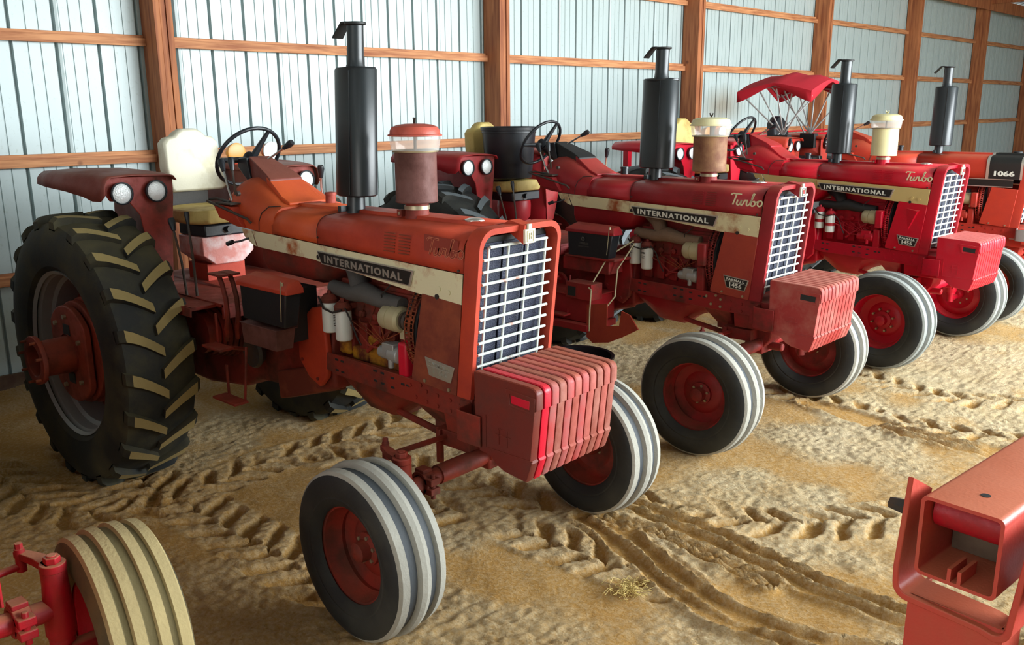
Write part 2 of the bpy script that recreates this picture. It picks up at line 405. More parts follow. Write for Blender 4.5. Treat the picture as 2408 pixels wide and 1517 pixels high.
TURBO = [  # strokes of the script lettering in a 0..10 x 0..4.2 box
    [(0.5, 3.5), (1.0, 4.0), (2.3, 3.95), (3.6, 3.85)], [(2.1, 3.9), (1.6, 2.2), (1.0, .5)],
    [(2.5, 2.1), (2.2, .9), (2.5, .45), (3.1, .8), (3.6, 2.1)], [(3.6, 2.1), (3.35, .9), (3.6, .5), (4.1, 1.0), (4.6, 2.2)],
    [(4.6, 2.2), (4.9, 1.9), (5.3, 2.1), (5.1, 1.2), (5.2, .5), (5.7, .6), (6.3, 1.6), (7.1, 3.6), (7.3, 4.1), (7.0, 4.0), (6.6, 2.4), (6.35, .9), (6.7, .4), (7.3, .6), (7.6, 1.3), (7.3, 1.9), (6.9, 1.7)],
    [(7.5, 1.5), (8.2, 1.8), (9.0, 2.2), (8.5, 1.8), (8.3, 1.0), (8.7, .45), (9.3, .7), (9.6, 1.5), (9.3, 2.1), (8.9, 2.2)]]
def smooth_line(pts, n=5):
    out = []
    for i in range(len(pts) - 1):
        p0 = pts[max(i - 1, 0)]; p1 = pts[i]; p2 = pts[i + 1]; p3 = pts[min(i + 2, len(pts) - 1)]
        for k in range(n):
            t = k / n
            out.append(tuple(.5 * ((2 * b) + (-a + c) * t + (2 * a - 5 * b + 4 * c - d) * t * t + (-a + 3 * b - 3 * c + d) * t ** 3) for a, b, c, d in zip(p0, p1, p2, p3)))
    out.append(pts[-1]); return out
def ribbon(mb, pts, wd, mapf, d0, d1):
    pts = [Vector(p) for p in pts]; secs = []
    for i, p in enumerate(pts):
        t = (pts[min(i + 1, len(pts) - 1)] - pts[max(i - 1, 0)]); t = t.normalized() if t.length else Vector((1, 0))
        n = Vector((-t.y, t.x)) * wd / 2
        a, b = p + n, p - n
        secs.append([mapf(a.x, a.y, d0), mapf(a.x, a.y, d1), mapf(b.x, b.y, d1), mapf(b.x, b.y, d0)])
    mb.loft(secs, True, True)

def tractor(idx, loc, rz, label, o):
    K = dict(id=idx, paint='p_%d' % idx, cast='c_%d' % idx, stripe='s_%d' % idx, side='side_%d' % idx, lug='lug_dusty' if idx in (0, 1) else 'lug_grey', hubm='hub_faded' if idx == 1 else 'c_%d' % idx, lugs=8 if idx == 3 else 6)
    T = empty('tractor', loc, rz); thing(T, label, 'tractor', 'tractors parked in a row in the shed')
    P, Cc = K['paint'], K['cast']
    is1066 = idx == 4
    # ---- hood, one pressed sheet; the last panel darker seam at x=-1.06
    zb = lambda x: 1.585 - .03 * (x + .3) / 1.4 * (1 if x < -.3 else 0) - (0)
    zb = lambda x: 1.590 + max(0, -x) * .033
    xs = [.075, -.3, -.7, -1.06, -1.4, -1.50]
    if is1066:
        xs = [.0, -.3, -.7, -1.06, -1.4, -1.50]; zb = lambda x: 1.52
    HS = lambda x: hood_section(x, .288 - .018 * max(0, -x) / 1.6, zb(x), 1.772)
    hb = MB(); hb.loft([HS(x) for x in xs if x > -1.061], closed=False)
    hood = hb.build('hood', P, T)
    hb = MB(); hb.loft([HS(x) for x in xs if x < -1.059], closed=False)
    Pb = 'p_1b' if idx == 1 else P
    rear_hood = hb.build('rear_hood', Pb, T); rear_hood.modifiers.new('thick', 'SOLIDIFY').thickness = .004
    md = hood.modifiers.new('thick', 'SOLIDIFY'); md.thickness = .004
    sm = MB()
    for x in (-1.06,):
        q = [Vector(p) for p in hood_section(x, .289 - .018 * 1.06 / 1.6, zb(x), 1.773)]
        sm.tube(q[:12], .0012, 5)
    sm.build('panel_seam', 'wire', hood)
    # ---- cowl
    cs = []
    for x, hw, zl, zt, r in ((-1.48, .270, 1.635, 1.785, .085), (-1.56, .274, 1.64, 1.808, .12), (-1.66, .276, 1.645, 1.868, .17), (-1.76, .278, 1.65, 1.925, .21), (-1.86, .28, 1.655, 1.942, .225), (-1.95, .275, 1.67, 1.932, .22), (-2.02, .25, 1.70, 1.895, .19), (-2.045, .21, 1.75, 1.84, .08)):
        half = [(hw, zl), (hw, (zl + zt - r) / 2)] + arc(hw - r, zt - r, r, 0, 90, 8) + [(0, zt)]
        cs.append([(x, -a, b_) for a, b_ in half] + [(x, a, b_) for a, b_ in half[::-1][1:]])
    cb = MB(); cb.loft(cs, closed=True); cowl = cb.build('cowl', Pb, T, sharp=50)
    a = MB(); a.tube([(-1.625, -.276, 1.648), (-1.62, -.276, 1.70), (-1.60, -.268, 1.75), (-1.565, -.240, 1.787), (-1.50, -.20, 1.792)], .003, 5); a.build('panel_seam', 'wire', cowl)
    pb = MB()   # raised instrument strip running up to the column
    pb.loft([[(-1.50, -.14, 1.806), (-1.50, .12, 1.806), (-1.50, .12, 1.79), (-1.50, -.14, 1.79)], [(-1.58, -.14, 1.838), (-1.58, .12, 1.838), (-1.58, .12, 1.80), (-1.58, -.14, 1.80)],
             [(-1.74, -.13, 1.948), (-1.74, .10, 1.948), (-1.74, .10, 1.88), (-1.74, -.13, 1.88)]])
    pb.build('access_cover', Pb, T, bevel=.006)
    pb = MB(); pb.loft([[(-1.70, -.13, 1.932), (-1.70, .10, 1.932), (-1.70, .10, 1.88), (-1.70, -.13, 1.88)], [(-1.76, -.125, 1.965), (-1.76, .095, 1.965), (-1.76, .095, 1.90), (-1.76, -.125, 1.90)], [(-2.03, -.06, 2.055), (-2.03, .09, 2.055), (-2.03, .09, 1.90), (-2.03, -.06, 1.90)]])
    pb.build('column_cover', {1: 'w_fender', 2: 'black_dull', 3: P}.get(idx, P), T, bevel=.006)
    # ---- stripe panels under the hood edge
    y = -.291
    if not is1066:
        for sd in (-1, 1):
            a = MB(); a.prism([(.073, 1.586), (-1.055, 1.622), (-1.055, 1.532), (-.9, 1.52), (-.25, 1.458), (.06, 1.437)], 'xz', sd * .286, sd * .294)
            sp = a.build('stripe_panel', K['stripe'], T, bevel=.002, xf=Matrix.Identity(4))
            a = MB(); a.prism([(-1.065, 1.622), (-1.69, 1.643), (-1.64, 1.55), (-1.065, 1.532)], 'xz', sd * .276, sd * .284)
            a.prism([(-1.695, 1.643), (-1.80, 1.648), (-1.77, 1.60), (-1.70, 1.565), (-1.655, 1.552)], 'xz', sd * .280, sd * .286)
            a.build('stripe_panel', K['stripe'], T, bevel=.002)
            if sd < 0: SP = sp
        for xx, zz in ((-.02, 1.49), (-.085, 1.50), (-1.03, 1.555), (-.10, 1.46)):
            a = MB(); a.cyl((xx, -.294, zz), .013, -.006, 'y', 12); a.build('screw', K['stripe'] if xx > -.09 else 'wire', SP)
    else:
        for sd in (-1, 1):
            a = MB(); a.prism([(.0, 1.515), (-1.3, 1.515), (-1.3, 1.44), (.0, 1.44)], 'xz', sd * .284, sd * .292)
            SP = a.build('stripe_panel', 'badge_black', T, label='black stripe with bright edges')
            a = MB(); a.box(-1.3, .0, sd * .294 if sd > 0 else -.298, .298 if sd > 0 else -.294 + 0, 1.515, 1.523); a.box(-1.3, .0, min(sd * .292, sd * .298), max(sd * .292, sd * .298), 1.432, 1.441)
            a.build('trim_strip', 'badge_silver', SP)
        # black hood band with silver edges
        for x0, x1, mm, e in ((-.26, .06, 'badge_black', .003), (-.29, -.26, 'badge_silver', .004), (.06, .085, 'badge_silver', .004)):
            a = MB(); s0 = hood_section(x0, .288 + e, 1.52, 1.772 + e); s1 = hood_section(x1, .288 + e, 1.52, 1.772 + e)
            a.loft([s0, s1], closed=False); a.build('hood_band', mm, hood)
        a = MB(); put_text(a, 0, '1066', .21, .058, side_text(-.10, 1.585, -.294), bold=.04, depth=.004)
        a.build('number', 'letter_white', hood)
        a = MB(); a.cyl((-.05, .0, 1.79), .05, .03); a.build('radiator_cap', 'black_dull', T)
    # ---- badge
    if not is1066:
        a = MB(); bx0, bx1 = -1.02, -.255
        a.prism([(-1.035, 1.592), (-.255, 1.568), (-.285, 1.487), (-1.0, 1.521)], 'xz', -.297, -.303)
        bd = a.build('name_badge', 'badge_silver', SP, bevel=.001)
        a = MB(); a.prism([(-1.022, 1.585), (-.271, 1.562), (-.295, 1.494), (-.99, 1.527)], 'xz', -.302, -.3045)
        a.build('badge_field', 'badge_black', bd)
        a = MB(); put_text(a, 0, 'INTERNATIONAL', .63, .040, side_text(-.650, 1.541, -.3055, -.042), bold=.035, spacing=1.25, depth=.004)
        a.build('badge_lettering', 'letter_white' if idx != 1 else 'badge_silver', bd)
        # louvres
        a = MB()
        for c0 in (-.475, -.365):
            for k in range(7):
                z0 = 1.735 - k * .0155 - (.0 if c0 < -.4 else .003)
                a.box(c0 - .002 * k, c0 + .082 - .002 * k, -.2915, -.288, z0, z0 + .005); 
        a.build('louvres', Cc if idx > 1 else 'side_1', hood)
        # Turbo script
        sxx = .026 * 1.02; szz = .0225
        mp = lambda u, v, d: (-.178 + u * sxx, -.289 - d, 1.648 + v * szz)
        lines = [smooth_line(q) for q in TURBO]
        if idx in (0, 1):
            a = MB(); a.prism([(-.185, 1.755), (.045, 1.74), (.045, 1.66), (-.185, 1.675)], 'xz', -.2885, -.2895); a.build('faded_patch', 'patch', hood)
            a = MB()
            for q in lines: ribbon(a, q, .40, mp, .0005, .0016)
            e = a.build('script_lettering', 'script_edge', hood)
            a = MB()
            for q in lines: ribbon(a, q, .26, mp, .0015, .0024)
            a.build('lettering_face', 'patch', e)
        else:
            a = MB()
            for q in lines: ribbon(a, q, .42, mp, .0005, .004)
            a.build('script_lettering', 'letter_cream', hood)
        # rust spots / screw at panel corner
        a = MB(); a.cyl((.045, -.289, 1.60), .007, -.006, 'y', 8); a.cyl((-1.04, -.285, 1.66), .006, -.006, 'y', 8); a.build('screw', 'dark_metal', hood)
    # ---- lower side panel by the grille
    for sd in (-1, 1):
        a = MB(); xt = -.205 if not is1066 else -.21
        zt_ = 1.462 if not is1066 else 1.432
        a.prism([(.062, zt_ - .02), (xt, zt_), (-.300, 1.03), (-.298, 1.008), (.016, .985)], 'xz', sd * .288, sd * .297)
        sp = a.build('side_panel', K['side'], T, bevel=.003, label='rusty side panel' if idx == 1 else None)
        if sd < 0 and not is1066:
            by = -.298
            a = MB(); a.prism([(-.192, 1.148), (.015, 1.128), (-.014, 1.045), (-.165, 1.058)], 'xz', by, by - .006)
            b1 = a.build('model_badge', 'badge_silver', sp, bevel=.001)
            if idx > 1:
                a = MB(); a.prism([(-.183, 1.141), (.004, 1.123), (-.020, 1.052), (-.159, 1.064)], 'xz', by - .005, by - .0075)
                a.build('badge_field', 'badge_black', b1)
            a = MB(); a.prism([(-.176, 1.1105), (-.003, 1.0945), (-.003, 1.0925), (-.176, 1.1085)], 'xz', by - .006, by - .0085)
            put_text(a, 0, 'FARMALL', .145, .018, side_text(-.09, 1.117, by - .0085, -.09), bold=.03, spacing=1.1, depth=.003)
            put_text(a, 0, '1456', .098, .034, side_text(-.088, 1.081, by - .0085, -.09), bold=.03, spacing=1.1, depth=.003)
            a.build('badge_lettering', 'badge_silver' if idx == 1 else 'letter_white', b1)
        if sd < 0:
            for xx, zz in ((-.20, 1.022), (-.03, 1.008)):
                a = MB(); a.cyl((xx, -.297, zz), .009, -.007, 'y', 10); a.build('screw', 'bolt', sp)
            if idx == 3:
                a = MB(); a.loft([[(-.13, -.297, 1.40), (.0, -.297, 1.39), (-.01, -.297, 1.375), (-.09, -.297, 1.20)], [(-.03, -.318, 1.385), (-.01, -.318, 1.38), (-.02, -.318, 1.37), (-.09, -.299, 1.22)]])
                a.build('latch_cover', P, sp)
    # ---- grille surround: sheared box with rounded top, open front
    def gx(z, d): return d + .105 * (z - 1.0)
    def ring(hw, top, bot, r, d, n=7):
        p2 = [(-hw, bot)] + [(a_, b_) for a_, b_ in arc(-hw + r, top - r, r, 180, 90, n)] + [(a_, b_) for a_, b_ in arc(hw - r, top - r, r, 90, 0, n)] + [(hw, bot)]
        return [(gx(b_, d), a_, b_) for a_, b_ in p2]
    gb = MB()
    zt = 1.80 if not is1066 else 1.80
    secs = [ring(.291, zt, .985, .095, .018), ring(.296, zt + .003, .985, .095, .095), ring(.293, zt, .985, .092, .110), ring(.268, zt - .028, .985, .07, .110), ring(.262, zt - .034, .985, .065, .070), ring(.262, zt - .034, .985, .065, .03)]
    gb.loft(secs, closed=False)
    if is1066: gb2 = 0
    surround = gb.build('grille_surround', P, T, sharp=50)
    # radiator core and screen
    a = MB(); a.prism([(-.255, 1.02), (.255, 1.02), (.255, 1.75), (-.255, 1.75)], 'yz', 0, .012)
    shear = Matrix.Identity(4); shear[0][2] = .105; shear[0][3] = -.105
    a.build('radiator', 'black_dull', T, xf=Matrix.Translation((.03, 0, 0)) @ shear)
    for y0, y1 in ((-.235, -.085), (-.072, .072), (.085, .235)):
        a = MB(); a.prism([(y0, 1.06), (y1, 1.06), (y1, 1.725), (y0, 1.725)], 'yz', .0, .010)
        a.build('radiator_screen', 'screen_blue', T, xf=Matrix.Translation((.048, 0, 0)) @ shear)
    gr = MB()
    nb = 12; barm = 'grille_bar' if idx in (0, 1) else 'grille_white'
    for k in range(nb):
        z = 1.712 - k * .0575
        x = gx(z, .092)
        hw = .205 if k == 0 else .245
        gr.tube([(x, -hw, z), (x, hw, z)], .0074, 8)
    for yy in (-.205, -.068, .068, .205):
        gr.tube([(gx(1.712, .085), yy, 1.712), (gx(1.03, .085), yy, 1.03)], .0068, 8)
    gr.build('grille', barm, T)
    # emblem
    if not is1066:
        a = MB(); a.loft([[(.10, -.045, 1.80), (.10, .045, 1.80), (.10, .045, 1.79), (.10, -.045, 1.79)], [(.135, -.035, 1.82), (.135, .035, 1.82), (.135, .035, 1.76), (.135, -.035, 1.76)], [(.225, -.028, 1.80), (.225, .028, 1.80), (.215, .028, 1.71), (.215, -.028, 1.71)]])
        em = a.build('emblem_bracket', P, surround)
        a = MB(); a.box(.222, .236, -.036, .036, 1.715, 1.782); a.box(.222, .236, -.012, .012, 1.78, 1.806)
        e2 = a.build('hood_emblem', 'seat_cream', em, bevel=.002)
        a = MB()
        for yy in (-.022, .022): a.box(.2365, .2385, yy - .003, yy + .003, 1.722, 1.775)
        a.box(.2365, .2385, -.022, .022, 1.722, 1.726); a.box(.2365, .2385, -.022, .022, 1.771, 1.775)
        a.build('emblem_mark', 'ink' if idx != 1 else 'alternator', e2)
        a = MB(); a.box(.2365, .239, -.010, -.004, 1.735, 1.765); a.box(.2365, .239, .004, .010, 1.735, 1.765); a.box(.2365, .239, -.008, .008, 1.747, 1.753)
        a.build('emblem_letter', 'ink_red' if idx != 1 else 'alternator', e2)
        a = MB(); a.lathe([(.001, 0), (.042, 0), (.048, .006), (.048, .012), (.03, .018), (.001, .02)], (-.10, -.03, 1.785 + .008), 'z', 20); a.box(-.155, -.045, -.045, -.015, 1.795, 1.803)
        a.build('radiator_cap', 'badge_silver', T)
    # ---- chassis rails with bolts and slots
    for sd in (-1, 1):
        a = MB(); ya, yb = (sd * .262, sd * .272)
        a.prism([(.10, .985), (-.25, .995), (-1.13, 1.015), (-1.15, .93), (-.95, .895), (-.25, .872), (.08, .862)], 'xz', ya, yb)
        a.box(-1.13, .08, min(sd * .22, sd * .27), max(sd * .22, sd * .27), .985, .996)
        rl = a.build('frame_rail', Cc, T, bevel=.003)
        if sd < 0:
            for xx, zz in ((-.95, .985), (-.90, .983), (-.95, .925), (-.90, .922), (-.62, .985), (-.56, .983), (-.48, .972), (-.36, .955), (-.62, .93), (-.56, .926), (-.48, .92), (-.40, .955)):
                a = MB(); a.box(xx - .014, xx + .014, -.274, -.2715, zz - .006, zz + .006); a.build('rail_slot', 'black_dull', rl, bevel=.003)
            for xx, zz in ((-.30, .91), (-.22, .955), (-.22, .90), (-.14, .95), (-.14, .895), (-.05, .945), (-.05, .89), (.02, .93), (.03, .885), (-.34, .965), (-.26, .98)):
                a = MB(); a.cyl((xx, -.271, zz), .011, -.008, 'y', 6); a.build('rail_bolt', Cc if idx != 2 or xx > -.2 else 'bolt', rl)
    # ---- front bolster and axle
    a = MB(); a.loft([[(x, -.235, .76), (x, .235, .76), (x, .255, .86), (x, .255, .975), (x, -.255, .975), (x, -.255, .86)] for x in (-.12, .30)])
    a.prism([(-.10, .78), (.12, .78), (.10, .66), (.05, .60), (-.05, .60), (-.09, .66)], 'xz', -.10, .10)
    a.build('front_bolster', Cc, T, bevel=.008)
    a = MB(); a.tube([(0, -.42, .615), (0, .42, .615)], .048, 18)
    a.build('front_axle', Cc, T)
    a = MB(); a.box(-.05, .05, -.11, .11, .55, .66); a.tube([(.16, 0, .60), (-.14, 0, .60)], .03, 12); a.build('axle_pivot', Cc, T, bevel=.01)
    for sd in (-1, 1):
        a = MB(); a.tube([(0, sd * .38, .615), (0, sd * .60, .60), (0, sd * .635, .59)], .040, 16)
        a.lathe([(.001, -.02), (.044, -.02), (.052, .0), (.052, .08), (.044, .20), (.044, .245), (.001, .245)], (0, sd * .64, .50), 'z', 20)
        ax = a.build('axle_knee', Cc, T)
        a = MB(); a.lathe([(.041, -.03), (.060, -.03), (.060, .03), (.041, .03)], (0, sd * .51, .609), 'y', 18, closed=True); a.box(.03, .085, sd * .51 - .03, sd * .51 + .03, .612, .645); a.box(.03, .085, sd * .51 - .03, sd * .51 + .03, .565, .597); a.cyl((.065, sd * .51, .54), .013, .125, 'z', 6)
        a.box(-.03, .03, sd * .51 - .028, sd * .51 + .028, .66, .68)
        a.build('axle_clamp', Cc, T, bevel=.004)
        a = MB(); a.cyl((0, sd * .64, .385), .030, .14, 'z', 16); a.tube([(0, sd * .64, .42), (0, sd * .78, .418)], [.034, .028], 14); a.lathe([(.001, -.0), (.045, 0), (.045, .03), (.001, .03)], (0, sd * .64, .465), 'z', 18)
        a.build('spindle', Cc, T)
        a = MB(); a.loft([[(.02, sd * .61, .745), (.02, sd * .67, .745), (.02, sd * .67, .775), (.02, sd * .61, .775)], [(-.09, sd * .60, .745), (-.09, sd * .65, .745), (-.09, sd * .65, .775), (-.09, sd * .60, .775)], [(-.19, sd * .575, .75), (-.19, sd * .61, .75), (-.19, sd * .61, .775), (-.19, sd * .575, .775)]])
        a.lathe([(.001, 0), (.045, 0), (.045, .03), (.001, .03)], (0, sd * .64, .745), 'z', 20); a.cyl((0, sd * .64, .775), .030, .024, 'z', 6); a.cyl((0, sd * .64, .799), .018, .006, 'z', 12)
        arm = a.build('steering_arm', Cc, T, bevel=.004)
        a = MB(); a.cyl((-.17, sd * .592, .70), .018, .09, 'z', 12); a.tube([(-.17, sd * .59, .72), (-.165, 0, .70)], .014, 10); a.cyl((-.17, sd * .592, .79), .014, .02, 'z', 6)
        a.build('tie_rod', Cc, T)
    st = {0: .12, 1: .05, 2: -.05, 3: 0, 4: 0}[idx]
    tan = idx == 0
    for sd in (-1, 1):
        front_wheel(T, sd, K, R_={3: .452, 1: .412, 0: .415}.get(idx, .43), w_=.28 if idx == 1 else .30, tan=tan, steer=st, ribs=4 if idx == 0 else 3)
        rear_wheel(T, sd, K, hubx=(idx in (0, 1)))
    a = MB(); a.box(-.24, .0, -.20, -.02, .655, .74); a.box(-.22, -.19, -.22, -.19, .56, .74); a.tube([(-.24, -.1, .66), (-.62, -.12, .72)], .02, 8); a.build('axle_stay', Cc, T, bevel=.005)
    # ---- engine
    e1 = 'c_%d' % idx
    a = MB(); a.box(-1.03, -.26, -.15, .15, .93, 1.42); a.box(-1.0, -.3, -.17, .17, 1.22, 1.40); a.box(-.98, -.32, -.12, .12, 1.40, 1.50)
    for k in range(6): a.box(-.97 + k * .115, -.90 + k * .115, -.185, -.15, 1.02, 1.20)
    for k in range(6): a.cyl((-.93 + k * .115, -.17, 1.25), .022, -.03, 'y', 8)
    a.build('engine_block', e1, T, bevel=.008)
    if idx == 1:
        a = MB(); a.box(-.78, -.45, -.19, -.13, .97, 1.14); a.box(-1.02, -.92, -.205, -.14, 1.0, 1.12); a.box(-.92, -.78, -.19, -.14, .975, 1.06)
        a.build('engine_side_cover', 'yellow_grime', T, bevel=.02, seg=3)
    # oil pan
    def sec(x, hw, zt_, zb_): return [(x, -hw, zt_), (x, -hw * .96, (zt_ + zb_) / 2), (x, -hw * .62, zb_ + .03), (x, -hw * .25, zb_), (x, hw * .25, zb_), (x, hw * .62, zb_ + .03), (x, hw * .96, (zt_ + zb_) / 2), (x, hw, zt_)]
    a = MB(); a.loft([sec(-1.05, .20, .95, .80), sec(-.98, .21, .95, .76), sec(-.84, .22, .95, .67), sec(-.66, .22, .95, .665), sec(-.56, .20, .95, .74), sec(-.30, .17, .95, .84), sec(-.22, .16, .95, .87)])
    a.build('oil_pan', P if idx != 1 else Cc, T, bevel=.01, sharp=50)
    a = MB(); a.loft([[(-.40, -.24, .88), (-.16, -.24, .88), (-.16, .24, .88), (-.40, .24, .88)], [(-.33, -.12, .74), (-.20, -.12, .74), (-.20, .12, .74), (-.33, .12, .74)], [(-.33, -.12, .70), (-.20, -.12, .70), (-.20, .12, .70), (-.33, .12, .70)]])
    a.build('support_casting', Cc, T, bevel=.006)
    # exhaust manifold and turbo
    mf = {1: 'manifold', 2: 'manifold_tan'}.get(idx, 'black_dull')
    a = MB(); a.tube([(-1.04, -.20, 1.375), (-.86, -.215, 1.365), (-.74, -.215, 1.385), (-.60, -.215, 1.36), (-.45, -.21, 1.355)], [.040, .044, .056, .044, .040], 14)
    a.tube([(-.80, -.20, 1.38), (-.86, -.17, 1.47), (-.98, -.10, 1.52)], [.05, .055, .06], 14); a.lathe([(.03, -.01), (.046, -.01), (.046, .01), (.03, .01)], (-.68, -.215, 1.372), 'x', 14, closed=True)
    a.build('exhaust_manifold', mf, T)
    # oil filters
    for xx, zz in ((-1.02, 1.215), (-.905, 1.185)):
        a = MB(); a.lathe([(.001, -.085), (.040, -.085), (.046, -.078), (.046, .075), (.042, .085), (.001, .085)], (xx, -.245, zz), 'z', 24)
        fo = a.build('oil_filter', 'white_filter', T)
        a = MB(); a.lathe([(.001, .085), (.048, .085), (.05, .105), (.03, .13), (.001, .132)], (xx, -.245, zz), 'z', 16); a.box(xx - .03, xx + .03, -.24, -.15, zz + .09, zz + .12); a.cyl((xx, -.245, zz + .13), .012, .02, 'z', 6)
        a.build('filter_head', Cc, fo)
        a = MB()
        if idx == 3: a.lathe([(.0465, -.02), (.0468, -.02), (.0468, .01), (.0465, .01)], (xx, -.245, zz), 'z', 24); a.build('filter_band', 'ink_red', fo)
        elif idx == 2:
            put_text(a, 0, 'WIX', .035, .014, lambda u, v, d: (xx - .005 + u, -.292 - d, zz + .045 + v), bold=.02, depth=.002); a.box(xx - .02, xx + .012, -.2925, -.2915, zz + .02, zz + .022); a.box(xx - .02, xx + .005, -.2925, -.2915, zz + .005, zz + .008); a.build('filter_print', 'ink', fo)
        elif xx > -1:
            for k in range(7): a.box(xx - .03, xx - .012, -.290, -.287, zz + .055 - k * .009, zz + .058 - k * .009)
            a.build('filter_print', 'ink', fo)
    a = MB(); a.tube([(-1.06, -.29, 1.33), (-1.0, -.305, 1.275), (-.92, -.305, 1.262), (-.86, -.29, 1.28)], .006, 8); a.tube([(-.88, -.26, 1.30), (-.80, -.28, 1.24), (-.76, -.27, 1.14), (-.74, -.26, 1.10)], .005, 8)
    a.build('oil_line', 'wire', T)
    # injection lines and pump
    for k in range(6):
        a = MB(); x0 = -.90 + k * .09; a.tube([(x0, -.17, 1.30), (x0 + .01, -.22, 1.22), (-.62 + k * .018, -.225 - .006 * k, 1.13 + .008 * k), (-.56 + k * .01, -.22, 1.115 + .01 * k)], .0035, 6)
        a.build('injection_line', 'rusty_bright' if idx < 3 else Cc, T)
    a = MB(); a.tube([(-.50, -.2, 1.24), (-.74, -.22, 1.06)], .012, 8); a.tube([(-.96, -.22, 1.22), (-.80, -.235, 1.17), (-.70, -.235, 1.10), (-.58, -.235, 1.10)], .006, 8); a.build('oil_tube', Cc, T)
    a = MB(); a.lathe([(.001, -.08), (.03, -.08), (.036, -.05), (.036, .0), (.045, .01), (.045, .08), (.03, .09), (.001, .09)], (-.53, -.235, 1.09), 'x', 16); a.box(-.56, -.47, -.27, -.2, 1.08, 1.15); a.cyl((-.50, -.26, 1.02), .016, .06, 'z', 10)
    a.build('injection_pump', 'steel' if idx < 3 else Cc, T, bevel=.004)
    a = MB(); a.box(-.445, -.375, -.265, -.2, .985, 1.17); a.tube([(-.41, -.23, 1.17), (-.41, -.2, 1.24)], .02, 10); a.build('water_pump_housing', Cc if idx != 1 else 'w_bright', T, bevel=.015, seg=3)
    # alternator
    a = MB(); a.lathe([(.001, -.085), (.052, -.085), (.064, -.07), (.066, -.02), (.062, -.018), (.062, -.010), (.068, -.008), (.068, .05), (.055, .065), (.001, .065)], (-.48, -.235, 1.285), 'x', 24); a.box(-.44, -.40, -.245, -.215, 1.185, 1.24)
    al = a.build('alternator', 'alternator', T)
    a = MB(); a.lathe([(.02, .065), (.045, .068), (.05, .085), (.03, .09), (.05, .096), (.045, .11), (.001, .11)], (-.48, -.235, 1.285), 'x', 20); a.build('pulley', 'dark_metal', al)
    a = MB(); a.tube([(-.56, -.24, 1.33), (-.57, -.25, 1.40), (-.50, -.24, 1.46)], .004, 6); a.build('wire', 'wire', al)
    if idx in (2, 3, 4):
        a = MB(); a.box(-.415, -.345, -.315, -.17, 1.19, 1.36); a.build('alternator_guard', Cc, T, bevel=.012)
    # belts & fan guard (slotted arc)
    a = MB(); a.tube([(-.37, -.235, 1.33), (-.37, -.16, 1.45), (-.37, 0, 1.3), (-.37, -.14, 1.05), (-.37, -.235, 1.24)], .012, 6); a.build('fan_belt', 'hose_blk', T)
    a = MB()
    for ang in range(-48, 50, 4):
        t = math.radians(ang); t2 = math.radians(ang + 3.1)
        for x0, x1 in ((-.36, -.352), (-.335, -.315), (-.298, -.29)):
            r0 = .285; zc = 1.23
            a.add([(x0, -r0 * math.cos(t), zc + .30 * math.sin(t)), (x1, -r0 * math.cos(t), zc + .30 * math.sin(t)), (x1, -r0 * math.cos(t2), zc + .30 * math.sin(t2)), (x0, -r0 * math.cos(t2), zc + .30 * math.sin(t2))], [(0, 1, 2, 3)])
        t3 = math.radians(ang + 4)
        if (ang // 4) % 1 == 0:
            a.add([(-.36, -.285 * math.cos(t2), 1.23 + .30 * math.sin(t2)), (-.29, -.285 * math.cos(t2), 1.23 + .30 * math.sin(t2)), (-.29, -.285 * math.cos(t3), 1.23 + .30 * math.sin(t3)), (-.36, -.285 * math.cos(t3), 1.23 + .30 * math.sin(t3))], [(0, 1, 2, 3)])
    fg = a.build('fan_guard', 'rusty_bright' if idx == 1 else Cc, T); md = fg.modifiers.new('thick', 'SOLIDIFY'); md.thickness = .004
    a = MB(); a.cyl((-.30, 0, 1.23), .275, .02, 'x', 32); a.build('fan_shroud', 'black_dull', T)
    # ---- bell housing plate
    a = MB(); a.prism([(-1.16, 1.25), (-1.06, 1.27), (-1.03, 1.02), (-1.05, .86), (-1.12, .79), (-1.22, .83), (-1.31, .93), (-1.31, 1.09), (-1.25, 1.18)], 'xz', -.275, -.235)
    a.build('clutch_housing_flange', P if idx != 2 else Cc, T, bevel=.012, seg=3)
    for xx, zz in ((-1.285, 1.04), (-1.27, .93), (-1.22, 1.16), (-1.13, .84)):
        a = MB(); a.cyl((xx, -.275, zz), .010, -.008, 'y', 6); a.build('housing_bolt', Cc, T)
    # ---- transmission and rear axle
    a = MB(); a.loft([[(x, -hw, z0), (x, hw, z0), (x, hw * 1.05, (z0 + z1) / 2), (x, hw * .8, z1), (x, -hw * .8, z1), (x, -hw * 1.05, (z0 + z1) / 2)] for x, hw, z0, z1 in ((-1.03, .23, .78, 1.28), (-1.25, .22, .72, 1.24), (-1.32, .19, .70, 1.20), (-1.9, .19, .66, 1.18), (-2.0, .22, .60, 1.2), (-2.4, .25, .56, 1.22), (-3.1, .24, .58, 1.22))])
    a.build('transmission_housing', Cc, T, bevel=.02, seg=3)
    a = MB(); a.loft([[(-1.62, -.22, .60), (-1.1, -.22, .76), (-1.1, -.10, .74), (-1.62, -.10, .58)], [(-1.62, -.23, .78), (-1.1, -.23, .92), (-1.1, -.1, .92), (-1.62, -.1, .78)]]); a.build('clutch_guard', 'side_1' if idx < 2 else Cc, T, bevel=.01)
    a = MB(); a.lathe([(.13, -1.0), (.11, -.6), (.15, -.35), (.22, -.25), (.22, .25), (.15, .35), (.11, .6), (.13, 1.0)], (-2.76, 0, .845), 'y', 32)
    a.build('rear_axle', Cc, T)
    a = MB()
    for k in range(5): a.lathe([(.14, -.02), (.19 - .01 * k, -.02), (.19 - .01 * k, .0), (.14, .0)], (-2.12, -.24 - .035 * k, .98), 'y', 24)
    a.cyl((-2.12, -.25, .98), .13, -.20, 'y', 20); a.build('brake_housing', Cc, T)
